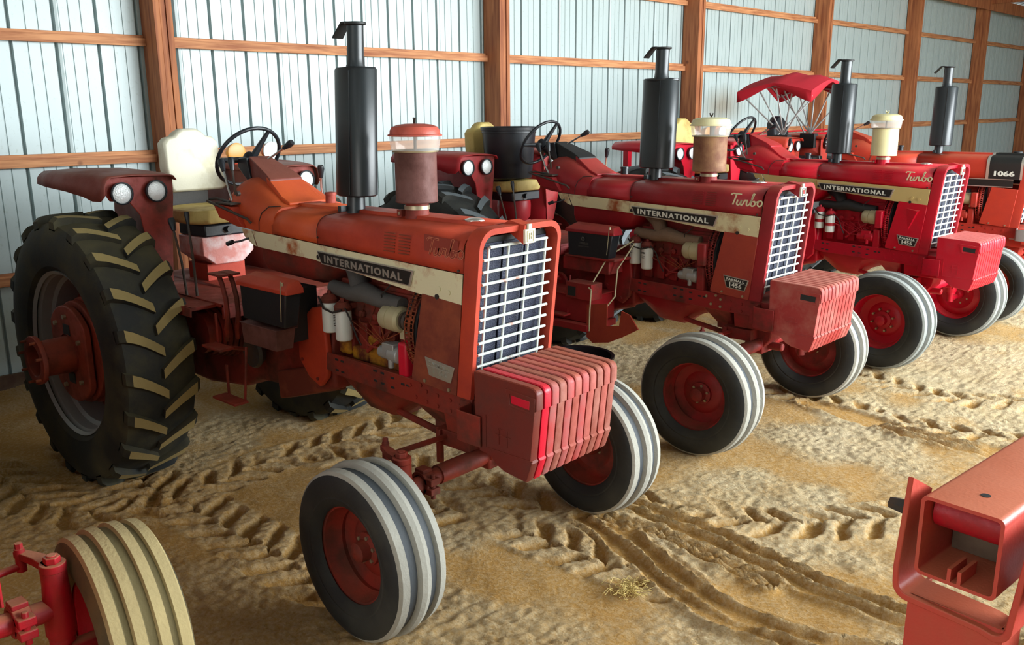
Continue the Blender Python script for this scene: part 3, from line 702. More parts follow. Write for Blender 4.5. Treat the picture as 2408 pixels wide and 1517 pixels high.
    a = MB(); a.lathe([(.001, 0), (.09, 0), (.10, .02), (.075, .06), (.03, .09), (.001, .09)], (-1.78, -.30, .88), 'y', 20, ang=0); a.build('pto_cover', 'dark_metal' if idx == 1 else Cc, T)
    # ---- fuel tank under the rear of the hood
    def tsec(x, hw, z0, z1): return [(x, -hw, z1), (x, -hw, z0 + .09), (x, -hw + .03, z0 + .03), (x, -hw + .10, z0), (x, hw - .10, z0), (x, hw - .03, z0 + .03), (x, hw, z0 + .09), (x, hw, z1)]
    a = MB(); a.loft([tsec(-1.66, .245, 1.38, 1.64), tsec(-1.2, .25, 1.37, 1.62), tsec(-1.10, .245, 1.385, 1.62), tsec(-1.03, .20, 1.44, 1.62), tsec(-1.0, .14, 1.50, 1.62)])
    a.build('fuel_tank', P if idx != 1 else Cc, T, bevel=.01, sharp=60)
    # ---- battery box, lid, tool box
    a = MB(); a.loft([[(-1.50, -.50, 1.18), (-1.09, -.50, 1.18), (-1.09, -.41, 1.18), (-1.50, -.41, 1.18)], [(-1.505, -.505, 1.385), (-1.055, -.505, 1.385), (-1.055, -.40, 1.385), (-1.505, -.40, 1.385)]])
    bt = a.build('battery_box', 'black_plastic', T, bevel=.008)
    a = MB(); a.loft([[(-1.525, -.515, 1.372), (-1.03, -.515, 1.372), (-1.03, -.40, 1.372), (-1.525, -.40, 1.372)], [(-1.52, -.515, 1.400), (-1.035, -.515, 1.395), (-1.035, -.40, 1.40), (-1.52, -.40, 1.405)], [(-1.47, -.47, 1.432), (-1.07, -.47, 1.425), (-1.06, -.41, 1.44), (-1.47, -.41, 1.445)]])
    a.build('battery_lid', P, bt, bevel=.005)
    a = MB(); a.tube([(-1.075, -.517, 1.445), (-1.08, -.519, 1.37), (-1.10, -.512, 1.22)], .003, 6); a.cyl((-1.078, -.505, 1.42), .008, .018, 'z', 6); a.build('hold_down_rod', 'bolt', bt)
    if idx == 2:
        a = MB(); put_text(a, 0, 'COMMERCIAL', .10, .018, lambda u, v, d: (-1.33 + u, -.513 - d, 1.29 + v), bold=.0, depth=.001); put_text(a, 0, 'HEAVY DUTY', .11, .010, lambda u, v, d: (-1.33 + u, -.512 - d, 1.265 + v), bold=.0, depth=.001)
        a.lathe([(.010, -.001), (.018, -.001), (.018, .001), (.010, .001)], (-1.34, -.513, 1.325), 'y', 6, closed=True); a.build('battery_print', 'manifold', bt)
    if idx != 2:
        a = MB(); a.loft([[(-1.53, -.49, 1.03), (-1.20, -.49, 1.03), (-1.20, -.38, 1.03), (-1.53, -.38, 1.03)], [(-1.53, -.50, 1.15), (-1.18, -.50, 1.15), (-1.18, -.37, 1.15), (-1.53, -.37, 1.15)]]); a.box(-1.54, -1.17, -.505, -.36, 1.15, 1.156)
        a.build('tool_box', 'rust_brown' if idx == 1 else Cc, T, bevel=.006)
        a = MB(); a.box(-1.5, -1.2, -.40, -.2, 1.06, 1.36); a.build('battery_shade_block', 'black_dull', T)  # black block stands in for the shaded void behind the battery
    else:
        a = MB(); a.box(-1.54, -1.03, -.50, -.24, 1.165, 1.19); a.box(-1.60, -1.12, -.45, -.2, 1.05, 1.16); a.build('tool_box', Cc, T, bevel=.008)
        a = MB(); a.box(-2.1, -1.22, -.56, -.24, .66, .87); a.box(-2.1, -1.2, -.6, -.24, .875, .885); a.box(-2.1, -1.2, -.62, -.24, .60, .655); a.build('hydraulic_box', P, T, bevel=.006, label='red box housing below the battery')
        a = MB(); a.loft([[(-1.42, -.60, .855), (-1.30, -.60, .855), (-1.30, -.46, .855), (-1.42, -.46, .855)], [(-1.42, -.60, .99), (-1.24, -.60, .99), (-1.24, -.44, .99), (-1.42, -.44, .99)]]) if 0 else a.box(-1.42, -1.16, -.62, -.48, .86, .99)
        cbx = a.build('control_box', Cc, T, bevel=.004, label='small square red box with a cut out')
        a = MB(); a.box(-1.40, -1.32, -.624, -.618, .88, .955); a.build('cut_out', 'black_dull', cbx)
        a = MB(); a.prism([(-1.22, .82), (-1.02, .86), (-1.02, .68), (-.90, .70), (-.88, .82), (-.80, .80), (-.72, .70), (-.86, .62), (-1.0, .55), (-1.16, .52), (-1.22, .56)], 'xz', -.60, -.59)
        a.build('step_plate', 'side_2', T, label='bare brown plate with a foot opening')
        a = MB(); a.tube([(-1.17, -.64, .97), (-1.13, -.66, .96), (-1.15, -.65, .80), (-1.17, -.63, .62)], .006, 6); a.tube([(-1.0, -.3, 1.32), (-1.13, -.45, 1.2), (-1.20, -.55, 1.0)], .006, 6); a.tube([(-.99, -.3, 1.30), (-1.06, -.42, 1.1), (-1.02, -.50, .9), (-1.06, -.55, .82)], .006, 6)
        a.build('cable', 'alternator', T)
    # ---- operator platform, steps, pedals
    a = MB(); a.box(-2.9, -1.78, -.46, .46, 1.19, 1.21); a.box(-2.32, -1.86, -.62, -.45, 1.185, 1.205); a.box(-2.32, -1.86, -.63, -.62, 1.15, 1.205); a.box(-1.80, -1.78, -.46, .46, 1.12, 1.21)
    a.build('platform', Cc, T, bevel=.003)
    for (x0, x1, yy, z0) in ((-1.76, -1.56, -.585, .99), (-1.66, -1.42, -.60, .70)):
        a = MB(); a.box(x0, x1, yy - .045, yy + .045, z0, z0 + .015); a.box(x0 + .02, x0 + .04, yy + .04, yy + .05, z0, z0 + .19)
        a.tube([(x1 - .03, yy + .04, z0), (x1 - .04, yy + .08, z0 + .32)], .008, 8) if z0 < .9 else a.tube([(x1 - .10, yy + .04, z0), (x1 - .12, yy + .2, z0 - .05)], .012, 8)
        a.build('step', Cc, T, bevel=.003)
    for yy in (-.50, -.43):
        a = MB(); a.box(-1.80, -1.66, yy - .033, yy + .03, 1.40, 1.412); a.tube([(-1.73, yy, 1.40), (-1.70, yy, 1.35), (-1.655, yy - .01, 1.27), (-1.65, yy - .01, 1.18), (-1.69, yy, 1.08), (-1.76, yy + .04, 1.0)], .015, 8)
        a.build('brake_pedal', Cc, T)
    # ---- seat
    a = MB(); a.box(-2.78, -2.44, -.17, .20, 1.52, 1.60); cb_ = 0
    a.build('seat_suspension', 'black_plastic', T, bevel=.01)
    a = MB(); a.cyl((-2.44, .0, 1.562), .022, .03, 'x', 14); kn_ = a.build('adjuster_knob', 'black_plastic', T)
    a = MB(); a.tube([(-2.4385, .036 * math.cos(math.radians(q)), 1.562 + .036 * math.sin(math.radians(q))) for q in range(190, 355, 15)], .0018, 5); a.build('knob_scale', 'badge_silver', kn_)
    a = MB()
    if idx < 2 or idx == 4: a.loft([[(x, -.10, 1.33), (x, .10, 1.33), (x, .19, 1.40), (x, .19, 1.52), (x, -.19, 1.52), (x, -.19, 1.40)] for x in (-2.76, -2.45)])
    else: a.lathe([(.001, 0), (.12, 0), (.15, .04), (.155, .14), (.15, .19), (.001, .19)], (-2.58, .0, 1.33), 'z', 24)
    a.build('seat_pedestal', 'pedestal' if idx < 2 else P, T, bevel=.006)
    a = MB(); a.box(-2.75, -2.5, -.14, .14, 1.21, 1.33); a.build('pedestal_foot', P, T)
    a = MB(); a.loft([[(x, -hw, z), (x, -hw * .93, z + .07), (x, 0, z + .085 + up), (x, hw * .93, z + .07), (x, hw, z), (x, hw * .9, z - .02), (x, -hw * .9, z - .02)] for x, hw, z, up in ((-2.92, .18, 1.63, -.01), (-2.88, .22, 1.62, -.01), (-2.6, .23, 1.62, 0), (-2.46, .22, 1.625, .01), (-2.40, .16, 1.63, -.01))])
    a.build('seat_cushion', 'seat_yellow' if idx < 4 else 'black_plastic', T, bevel=.01, sharp=60)
    sb = 'seat_cream' if idx < 2 else ('seat_yellow' if idx < 4 else 'black_plastic')
    a = MB()
    out = [(-.20, 1.80), (-.215, 1.95), (-.205, 2.12), (-.17, 2.155), (-.12, 2.165), (-.09, 2.195), (-.05, 2.215), (.05, 2.215), (.09, 2.195), (.12, 2.165), (.17, 2.155), (.205, 2.12), (.22, 1.95), (.24, 1.80), (.20, 1.785), (-.18, 1.785)]
    yo_ = .075 if idx == 1 else .04
    nx = [(-3.03, .96), (-2.995, 1.0), (-2.94, 1.0), (-2.915, .93)]
    a.loft([[(x - .12 * (z - 1.8), yy * k + yo_, 2.0 + (z - 2.0) * k) for yy, z in out] for x, k in nx])
    a.build('seat_back', sb, T, bevel=.006, sharp=60)
    a = MB(); a.box(-3.01, -2.97, -.10, -.03, 1.62, 1.80); a.box(-3.01, -2.97, .1, .17, 1.62, 1.80); a.box(-2.985, -2.965, -.13, .17, 1.66, 1.80); a.build('seat_back_bracket', 'manifold', T)
    # ---- steering
    a = MB(); c0 = Vector((-2.17, {1: .03, 2: -.09}.get(idx, 0), 2.045)); e1_ = Vector((math.cos(math.radians(56)), 0, math.sin(math.radians(56)))); e2_ = Vector((0, 1, 0)); nn = e1_.cross(e2_)
    if nn.z < 0: nn = -nn
    a.tube([c0 + (e1_ * math.cos(2 * PI * k / 40) + e2_ * math.sin(2 * PI * k / 40)) * .218 for k in range(40)], .0125, 10, loop=True)
    sw = a.build('steering_wheel', 'black_plastic', T)
    for an in (25, 145, 265):
        t = math.radians(an); d = e1_ * math.cos(t) + e2_ * math.sin(t)
        a = MB(); a.tube([c0 - nn * .03 + d * .03, c0 - nn * .015 + d * .11, c0 + d * .213], [.024, .018, .012], 8); a.build('spoke', 'black_plastic', sw)
    a = MB(); a.tube([c0 - nn * .07, c0 - nn * .02, c0 + nn * .01], [.035, .045, .035], 16); a.build('wheel_hub', 'black_plastic', sw)
    a = MB(); a.tube([c0 - nn * .05, Vector((-2.05, 0, 1.93)), Vector((-1.95, 0, 1.85))], [.045, .055, .07], 12); a.loft([[(-2.14, -.075, 1.99), (-2.14, .075, 1.99), (-2.12, .075, 2.045), (-2.12, -.075, 2.045)], [(-1.97, -.085, 1.87), (-1.97, .085, 1.87), (-2.02, .085, 2.05), (-2.02, -.085, 2.05)]]); a.build('steering_column', 'black_plastic', T, bevel=.005)
    def lever(p0, p1, p2, mat='chrome', kn=.022):
        a_ = MB(); a_.tube([p0, p1, p2], [.009, .008, .007], 8); lv = a_.build('control_lever', mat, T)
        d = (Vector(p2) - Vector(p1)).normalized(); a2 = MB(); a2.tube([Vector(p2) - d * .005, Vector(p2) + d * .055, Vector(p2) + d * .075], [kn * .55, kn, kn * .8], 12); a2.build('lever_knob', 'black_plastic', lv)
    lever((-1.93, -.25, 1.80), (-1.99, -.235, 1.86), (-2.06, -.22, 1.975))
    lever((-1.91, -.235, 1.80), (-1.93, -.23, 1.88), (-1.96, -.22, 1.985), 'dark_metal')
    lever((-2.06, .03, 2.0), (-1.98, .05, 2.035), (-1.86, .09, 2.105))
    lever((-1.72, .26, 1.80), (-1.715, .25, 1.86), (-1.70, .24, 1.925))
    lever((-2.15, -.42, 1.21), (-2.16, -.42, 1.45), (-2.20, -.41, 1.655), 'dark_metal', .017)
    lever((-2.22, -.45, 1.21), (-2.25, -.45, 1.42), (-2.33, -.44, 1.61), 'dark_metal', .024)
    a = MB(); a.loft([[(-2.03, -.33, 1.79), (-1.83, -.33, 1.775), (-1.83, -.26, 1.775), (-2.03, -.2, 1.79)], [(-1.98, -.32, 1.70), (-1.76, -.30, 1.66), (-1.76, -.26, 1.66), (-1.98, -.2, 1.70)]]); lb = a.build('lever_bracket', P, T, bevel=.004)
    a = MB(); a.tube([(-1.90, -.29, 1.80), (-2.06, -.28, 1.81), (-2.11, -.31, 1.805), (-2.06, -.345, 1.80), (-1.92, -.345, 1.775), (-1.68, -.315, 1.715), (-1.665, -.30, 1.69)], .008, 8)
    a.build('grab_rail', 'dark_metal', T)
    a = MB(); a.box(-1.99, -1.82, -.335, -.2, 1.788, 1.797); a.cyl((-1.79, -.285, 1.855), .014, -.02, 'y', 10); a.build('lever_quadrant', 'dark_metal', T)
    a = MB(); a.tube([(-1.72, -.27, 1.60), (-1.75, -.33, 1.58), (-1.80, -.36, 1.57)], .006, 6); a.tube([(-1.79, -.355, 1.575), (-1.83, -.37, 1.56)], .014, 8); a.build('shut_off_handle', 'black_plastic', T)
    a = MB(); a.cyl((-1.37, .06, 1.79), .032, .055, 'z', 16, .030); a.lathe([(.001, .0), (.036, 0), (.034, .016), (.001, .02)], (-1.37, .06, 1.845), 'z', 16); a.build('fuel_cap', 'aircap_rust' if idx < 2 else 'black_plastic', T)
    # ---- fenders with lamps
    for sd in (-1, 1):
        Y = lambda v: sd * v
        # top shell: cross-sections along x, each an arch from outer skirt edge over the top to the inner wall
        fb = MB(); secs = []
        for x, yo, zt_, zs in ((-3.34, .80, 1.935, 1.90), (-3.30, .84, 1.955, 1.875), (-3.1, .86, 1.965, 1.865), (-2.85, .845, 1.963, 1.85), (-2.66, .82, 1.958, 1.825), (-2.58, .80, 1.955, 1.80), (-2.51, .785, 1.95, 1.80), (-2.465, .775, 1.945, 1.835)):
            secs.append([(x, Y(yo + .01), zs), (x, Y(yo + .005), (zs + zt_) / 2), (x, Y(yo - .01), zt_ - .02), (x, Y(yo - .04), zt_), (x, Y(.6), zt_ + .006), (x, Y(.38), zt_ - .004), (x, Y(.34), zt_ - .01), (x, Y(.32), zt_ - .04)])
        fb.loft(secs, closed=False)
        # inner wall
        fb.loft([[(x, Y(.335), z1), (x, Y(.36), 1.7), (x, Y(.375), 1.45), (x, Y(.38), 1.22)] for x, z1 in ((-3.3, 1.92), (-2.9, 1.93), (-2.52, 1.93))], closed=False)
        fd = fb.build('fender', P if not (idx == 1) else 'w_fender', T, sharp=55); md = fd.modifiers.new('thick', 'SOLIDIFY'); md.thickness = .006; md.offset = 0
        a = MB(); a.prism([(Y(.325), 1.935), (Y(.76), 1.945), (Y(.775), 1.86), (Y(.74), 1.80), (Y(.62), 1.785), (Y(.56), 1.70), (Y(.535), 1.52), (Y(.47), 1.30), (Y(.38), 1.25), (Y(.36), 1.55), (Y(.33), 1.80)], 'yz', -2.515, -2.505)
        fp = a.build('fender_front', 'c_%d' % idx, T, bevel=.004)
        for ly in (.675, .455):
            a = MB(); a.lathe([(.001, -.05), (.05, -.05), (.066, -.01), (.070, .018), (.062, .022), (.060, .014)], (-2.485, Y(ly), 1.845), 'x', 28); lp = a.build('headlamp', 'black_plastic', T)
            a = MB(); a.lathe([(.060, .010), (.045, .020), (.02, .026), (.001, .027)], (-2.485, Y(ly), 1.845), 'x', 28); a.build('lens', 'lens', lp)
    # turn signals / warning lamps behind the wheel
    if idx in (1, 3):
        for yy, m0, m1 in ((.36, 'yellow_lens', 'aircap_rust'), (.65, 'amber', 'badge_silver')):
            a = MB(); a.lathe([(.001, -.09), (.04, -.08), (.06, -.04), (.066, 0), (.064, .012), (.001, .014)], (-2.86, yy, 2.04), 'x', 24); wl = a.build('warning_lamp', m0 if yy < .5 else 'amber', T)
            a = MB(); a.lathe([(.066, -.005), (.070, 0), (.070, .012), (.055, .016), (.001, .016)], (-2.86, yy, 2.04), 'x', 24); a.build('lamp_face', 'yellow_lens' if yy < .5 else 'lens', wl)
            a = MB(); a.tube([(-2.88, yy, 1.975), (-2.88, yy, 1.90)], .016, 8); a.build('lamp_stalk', P, wl)
    # ---- exhaust
    mx_, my_ = (-.975, -.045)
    sh = {0: (.125, .10), 1: (.128, .088), 2: (.145, .095), 3: (.118, .105), 4: (.122, .11)}[idx]
    if is1066: mx_ = -.88
    sr = .045 if idx < 2 else .052
    LX = Matrix.Identity(4); LX[1][2] = .045; LX[1][3] = -.045 * 2.1
    a = MB(); secs = []
    for z, k in ((1.872, .90), (1.880, 1.0), (2.540, 1.0), (2.552, .93), (2.556, .5)):
        secs.append([(mx_ + sh[0] * k * math.copysign(abs(math.cos(t)) ** .8, math.cos(t)), my_ + sh[1] * k * math.copysign(abs(math.sin(t)) ** .8, math.sin(t)), z) for t in [2 * PI * i / 40 for i in range(40)]])
    a.loft(secs)
    if idx == 2:
        a.loft([[(mx_ + sh[0] * k * math.cos(t), my_ + sh[1] * k * math.sin(t), z) for t in [2 * PI * i / 40 for i in range(40)]] for z, k in ((2.53, 1.0), (2.535, 1.05), (2.548, 1.05), (2.552, .9))])
    mu = a.build('muffler', 'black_paint', T, sharp=50, xf=LX)
    a = MB(); a.box(mx_ + sh[0] * .35, mx_ + sh[0] * .35 + .006, my_ - sh[1] * .96 - .004, my_ - sh[1] * .9, 1.885, 2.535); a.build('muffler_seam', 'black_paint', mu, xf=LX)
    a = MB(); a.lathe([(.001, 0), (sr + .009, .0), (sr + .003, .02), (sr, .05), (sr, .215), (.001, .215)], (mx_, my_, 2.55), 'z', 24)
    sk = a.build('exhaust_stack', 'black_paint', T, xf=LX)
    a = MB(); a.lathe([(.001, .012), (sr + .009, .012), (sr + .013, .008), (sr + .013, .0), (sr - .003, -.006)], (mx_ + .005, my_ - .003, 2.772), 'z', 24)
    a.loft([[(mx_ - .04, my_ - .03, 2.79), (mx_ - .04, my_ + .03, 2.79), (mx_ - .04, my_ + .03, 2.782), (mx_ - .04, my_ - .03, 2.782)], [(mx_ - .085, my_ - .03, 2.79), (mx_ - .085, my_ + .03, 2.79), (mx_ - .08, my_ + .03, 2.78), (mx_ - .08, my_ - .03, 2.78)], [(mx_ - .155, my_ - .035, 2.715), (mx_ - .155, my_ + .035, 2.715), (mx_ - .15, my_ + .035, 2.708), (mx_ - .15, my_ - .035, 2.708)]])
    a.build('rain_cap', 'black_dull', sk, xf=LX)
    a = MB(); a.lathe([(.001, 0), (.055, 0), (.052, .03), (.049, .12), (.001, .12)], (mx_ - .01, my_, 1.76), 'z', 24)
    a.box(mx_ - .05, mx_ - .02, my_ - .095, my_ - .05, 1.79, 1.82)
    lo = a.build('exhaust_outlet', 'black_paint', T, xf=LX)
    a = MB(); a.cyl((mx_ - .035, my_ - .10, 1.805), .012, .02, 'y', 8); a.build('clamp_bolt', 'bolt', lo)
    # ---- air cleaner
    if not is1066:
        ax_, ay_ = -.515, -.03
        body = {0: 'rust_brown', 1: 'rust_brown', 2: 'ac_rusty2', 3: 'cream_gloss'}[idx]; cap = {0: 'aircap_rust', 1: 'aircap_rust', 2: 'cream_spotted', 3: 'cream_gloss'}[idx]
        rr = {0: .108, 1: .108, 2: .125, 3: .12}[idx]
        a = MB(); a.lathe([(.001, 1.865), (rr, 1.865), (rr + .003, 1.87), (rr, 1.88), (rr, 2.125), (.001, 2.125)], (ax_, ay_, 0), 'z', 40)
        ac = a.build('air_cleaner', body, T)
        a = MB(); a.lathe([(rr - .002, 2.122), (rr + .014, 2.128), (rr + .020, 2.165), (rr + .025, 2.205)], (ax_, ay_, 0), 'z', 40); o1 = a.build('clear_bowl', 'bowl', ac, label='clear plastic bowl')
        a = MB(); a.lathe([(rr - .01, 2.118), (rr + .010, 2.120), (rr + .012, 2.128), (rr - .01, 2.131)], (ax_, ay_, 0), 'z', 40); a.build('bowl_ring', 'bolt', ac)
        a = MB(); a.lathe([(rr + .01, 2.198), (rr + .031, 2.200), (rr + .031, 2.207), (rr + .021, 2.211), (rr + .019, 2.228), (rr + .008, 2.246), (rr - .02, 2.256), (.05, 2.261), (.001, 2.262)], (ax_, ay_, 0), 'z', 40)
        cpp = a.build('air_cleaner_cap', cap, ac)
        a = MB(); a.cyl((ax_, ay_, 2.125), .008, .075, 'z', 10); a.build('inner_stem', 'dark_metal', ac)
        a = MB(); a.cyl((ax_, ay_, 2.258), .006, .02); a.tube([(ax_, ay_, 2.266), (ax_ + .014, ay_ - .01, 2.276), (ax_ + .022, ay_ - .014, 2.29)], .005, 6); a.tube([(ax_, ay_, 2.266), (ax_ - .014, ay_ + .01, 2.276), (ax_ - .022, ay_ + .014, 2.29)], .005, 6); a.build('wing_nut', 'dark_metal' if idx < 3 else 'cream_gloss', cpp)
        a = MB(); a.lathe([(.001, 1.775), (.066, 1.775), (.062, 1.815), (.060, 1.865), (.001, 1.865)], (ax_, ay_, 0), 'z', 28); a.box(ax_ - .08, ax_ - .045, ay_ - .07, ay_ - .04, 1.79, 1.825); nk = a.build('intake_neck', Cc, ac)
        a = MB(); a.lathe([(.062, 1.828), (.066, 1.828), (.066, 1.848), (.062, 1.848)], (ax_, ay_, 0), 'z', 28, closed=True); a.cyl((ax_ - .06, ay_ - .075, 1.808), .008, .02, 'y', 8); a.build('hose_clamp', 'bolt', nk)
    # ---- weight bracket and weights
    for sd in (-1, 1):
        a = MB(); pts = [(.02, .275), (.23, .275), (.262, .285), (.275, .31), (.27, .345), (.25, .362), (.17, .37), (.17, .362), (.245, .352), (.262, .338), (.265, .31), (.256, .292), (.23, .285), (.02, .285)]
        if sd > 0: pts = [(x, yy) for x, yy in pts][::-1]
        pts = [(.02, .268), (.085, .268), (.10, .28), (.105, .36), (.12, .38), (.15, .387), (.268, .387), (.268, .397), (.145, .397), (.11, .388), (.095, .365), (.09, .285), (.08, .278), (.02, .278)]
        if not is1066:
            a.prism([(x, sd * yy) for x, yy in pts], 'xy', .815, .965); a.build('weight_bracket', Cc, T, bevel=.003)
        else:
            a.prism([(x, sd * (yy - .02)) for x, yy in pts], 'xy', .85, .98); a.build('weight_bracket', 'steel', T, bevel=.003)
    if is1066: 
        a = MB(); a.box(.14, .42, -.30, .30, .80, .96); a.build('front_plate', P, T, bevel=.02)
    else:
        nW = 11; y0, y1 = -.380, .225; pt = (y1 - y0) / nW
        outer = [(.217, 1.165)] + [(.225, 1.172)] + [(.54, 1.163)] + arc(.565, 1.128, .032, 80, 5, 4) + [(.596, 1.062), (.584, 1.055), (.560, .82), (.568, .81), (.538, .722), (.530, .712), (.40, .728), (.36, .745), (.31, .785), (.245, .792), (.222, .96)]
        inner = [(x + (.010 if x < .45 else -.012), z + (-.010 if z > 1 else .006)) for x, z in outer]
        for k in range(nW):
            ya = y0 + k * pt; yb = ya + pt * .82
            mat = {0: 'w_3', 3: 'w_3', 2: 'w_2'}.get(idx) or ('w_dark' if k == 0 else 'w_bright' if k == 1 else ('w_faded', 'w_faded2', 'w_faded3')[(k * 7 + k // 3) % 3])
            if idx == 0: mat = 'w_faded'
            a = MB()
            # the outline is kept but the top carries a cut between a proud front pad and the rear, as on the castings
            poly = outer
            n = len(poly)
            def ringp(pl, yy): return [(x, yy, z) for x, z in pl]
            e = .004
            def shrink(pl, d):
                cx = sum(p[0] for p in pl) / len(pl); cz = sum(p[1] for p in pl) / len(pl)
                return [(cx + (x - cx) * (1 - d), cz + (z - cz) * (1 - d)) for x, z in pl]
            a.loft([ringp(shrink(poly, .02), ya), ringp(poly, ya + .006), ringp(poly, yb - .006), ringp(shrink(poly, .02), yb)])
            wt = a.build('suitcase_weight', mat, T, sharp=30)
            # hand hold
            a = MB(); a.prism([(.448, 1.104), (.556, 1.098), (.553, 1.058), (.445, 1.066)], 'xz', ya - .001, ya + .004) 
            a.build('hand_hold', 'w_bright' if (k == 0 and idx == 1) else 'black_dull', wt, bevel=.003) if k in (0,) else None
            if k == 0:
                a = MB()   # raised edge around the hand hold and the cast mark
                fr = [(.415, 1.130), (.590, 1.118), (.584, 1.038), (.435, 1.050)]; fi = [(.440, 1.110), (.564, 1.104), (.560, 1.052), (.445, 1.060)]
                a.add([(x, ya - .004, z) for x, z in fr] + [(x, ya - .004, z) for x, z in fi] + [(x, ya + .002, z) for x, z in fr] + [(x, ya + .002, z) for x, z in fi],
                      [(i, (i + 1) % 4, 4 + (i + 1) % 4, 4 + i) for i in range(4)] + [(i, 8 + i, 8 + (i + 1) % 4, (i + 1) % 4) for i in range(4)] + [(4 + i, 4 + (i + 1) % 4, 12 + (i + 1) % 4, 12 + i) for i in range(4)])
                a.build('hand_hold_frame', mat, wt, bevel=.002)
                a = MB(); zc = .90; xc = .41
                a.box(xc - .04, xc - .036, ya - .003, ya + .003, zc - .045, zc + .03); a.box(xc + .01, xc + .014, ya - .003, ya + .003, zc - .05, zc + .03)
                a.box(xc - .06, xc + .03, ya - .003, ya + .003, zc - .002, zc + .002); a.box(xc - .04, xc + .0, ya - .003, ya + .003, zc + .028, zc + .032)
                a.box(.29, .57, ya - .003, ya + .003, .818, .824); a.box(.29, .294, ya - .003, ya + .003, .82, .98)
                a.build('cast_mark', mat, wt)
    if is1066:
        # tubular hat: red canopy on struts above the seat
        pass
    return T

M['w_fender'] = worn('fender_faded', (124, 62, 52), (108, 48, 40), .4, 3, .5, .8, .6, (128, 78, 62))
T1 = tractor(1, (0, 0, 0), 0, 'faded orange-red tractor with rusty cream stripe and tall black muffler, nearest full one', {})
T2 = tractor(2, (.049, 2.902, 0), -.034, 'deep red tractor with a black tub on its seat, second in the row', {})
T3 = tractor(3, (.301, 5.801, 0), -.099, 'bright glossy red tractor with tan stripe and cream air cleaner', {})
T4 = tractor(4, (.45, 8.35, 0), .0, 'orange-red tractor numbered 1066 with a red canopy over its seat', {})
T0 = tractor(0, (-.20, -2.745, 0), 0.0, 'tractor of which only a dusty four-ribbed front wheel and red axle show', {})

# ---- canopy belongs to the fourth tractor
def canopy(T):
    cxx, cyy = -2.72, -.12; HX, HY = .50, .62
    ridge = [(-1, 2.60), (-.55, 2.70), (.0, 2.765), (.55, 2.70), (1, 2.60)]
    # three cloth bays between bowed hoops, sagging a little between them
    cv = MB(); nx, ny = 13, 13; pts = []
    for i in range(nx):
        for j in range(ny):
            u = -1 + 2 * i / (nx - 1); v = -1 + 2 * j / (ny - 1)
            z = 2.775 - .115 * abs(v) ** 1.4 - .03 * v * v - .075 * abs(u) ** 1.3 - .012 * (1 - math.cos(u * 3 * PI)) * (1 - abs(v)) - .03 * abs(u * v)
            pts.append((cxx + u * HX, cyy + v * HY, z))
    fs = [(i * ny + j, i * ny + j + 1, (i + 1) * ny + j + 1, (i + 1) * ny + j) for i in range(nx - 1) for j in range(ny - 1)]
    cv.add(pts, fs)
    for ix in ([i * ny for i in range(nx)], [i * ny + ny - 1 for i in range(nx)], list(range(ny)), [(nx - 1) * ny + j for j in range(ny)]):
        e = [pts[k] for k in ix]; n = len(e)
        low = [(p[0], p[1], p[2] - .035 - .10 * abs(math.cos(PI * 1.0 * k / (n - 1))) ** 1.6) for k, p in enumerate(e)]
        cv.loft([e, low], closed=False)
    c = cv.build('canopy', 'cloth_red', T, sharp=60, label='red cloth sun canopy'); c.modifiers.new('thick', 'SOLIDIFY').thickness = .006
    for sd, yb in ((-1, -.50), (1, .32)):
        for dx in (-.46, -.22, .02, .24, .46):
            a = MB(); a.tube([(cxx + .06, yb, 1.98), (cxx + dx, cyy + sd * (HY - .04), 2.50 if abs(dx) > .3 else 2.56)], .010, 8)
            a.build('canopy_strut', 'steel', T)
        a = MB(); a.tube([(cxx - .02, yb, 1.98), (cxx + .1, cyy - sd * (HY - .10), 2.53)], .010, 8); a.build('canopy_strut', 'steel', T)
        a = MB(); a.tube([(cxx - HX, cyy + sd * (HY - .03), 2.46), (cxx - .25, cyy + sd * (HY - .04), 2.56), (cxx, cyy + sd * (HY - .05), 2.585), (cxx + .25, cyy + sd * (HY - .04), 2.56), (cxx + HX, cyy + sd * (HY - .03), 2.46)], .010, 8); a.build('canopy_hoop', 'steel', T)
        a = MB(); a.box(cxx - .06, cxx + .14, yb - .06, yb + .06, 1.80, 1.985); a.build('canopy_mount', 'black_dull', T)
    for dx in (-HX + .02, HX - .02):
        a = MB(); a.tube([(cxx + dx, cyy - HY + .03, 2.47), (cxx + dx, cyy - HY * .5, 2.60), (cxx + dx, cyy, 2.66), (cxx + dx, cyy + HY * .5, 2.60), (cxx + dx, cyy + HY - .03, 2.47)], .010, 8); a.build('canopy_hoop', 'steel', T)
canopy(T4)

# ------------------------------------------------------------------ tub on the seat of the second tractor
a = MB(); a.lathe([(.001, 0), (.205, 0), (.21, .01), (.245, .42), (.258, .425), (.26, .45), (.253, .455), (.24, .44), (.205, .03), (.001, .025)], (0, 0, 0), 'z', 40)
a.lathe([(.243, .40), (.250, .402), (.250, .412), (.243, .41)], (0, 0, 0), 'z', 40)
tub = a.build('plastic_tub', 'black_plastic', None); tub.location = (-2.575, 2.975, 1.722)
thing(tub, 'tall black plastic tub standing on the seat of the second tractor', 'tub')
a = MB(); a.lathe([(.001, 0), (.245, 0), (.25, .01), (.285, .37), (.30, .38), (.30, .40), (.275, .395), (.24, .03), (.001, .025)], (0, 0, 0), 'z', 44)
bk = a.build('rubber_bucket', 'black_plastic'); bk.location = (-1.66, 2.70, .0)
bk.location = (-1.27, 2.33, 0)
thing(bk, 'round black rubber bucket on the dirt, behind the front weights of the nearest tractor', 'bucket')

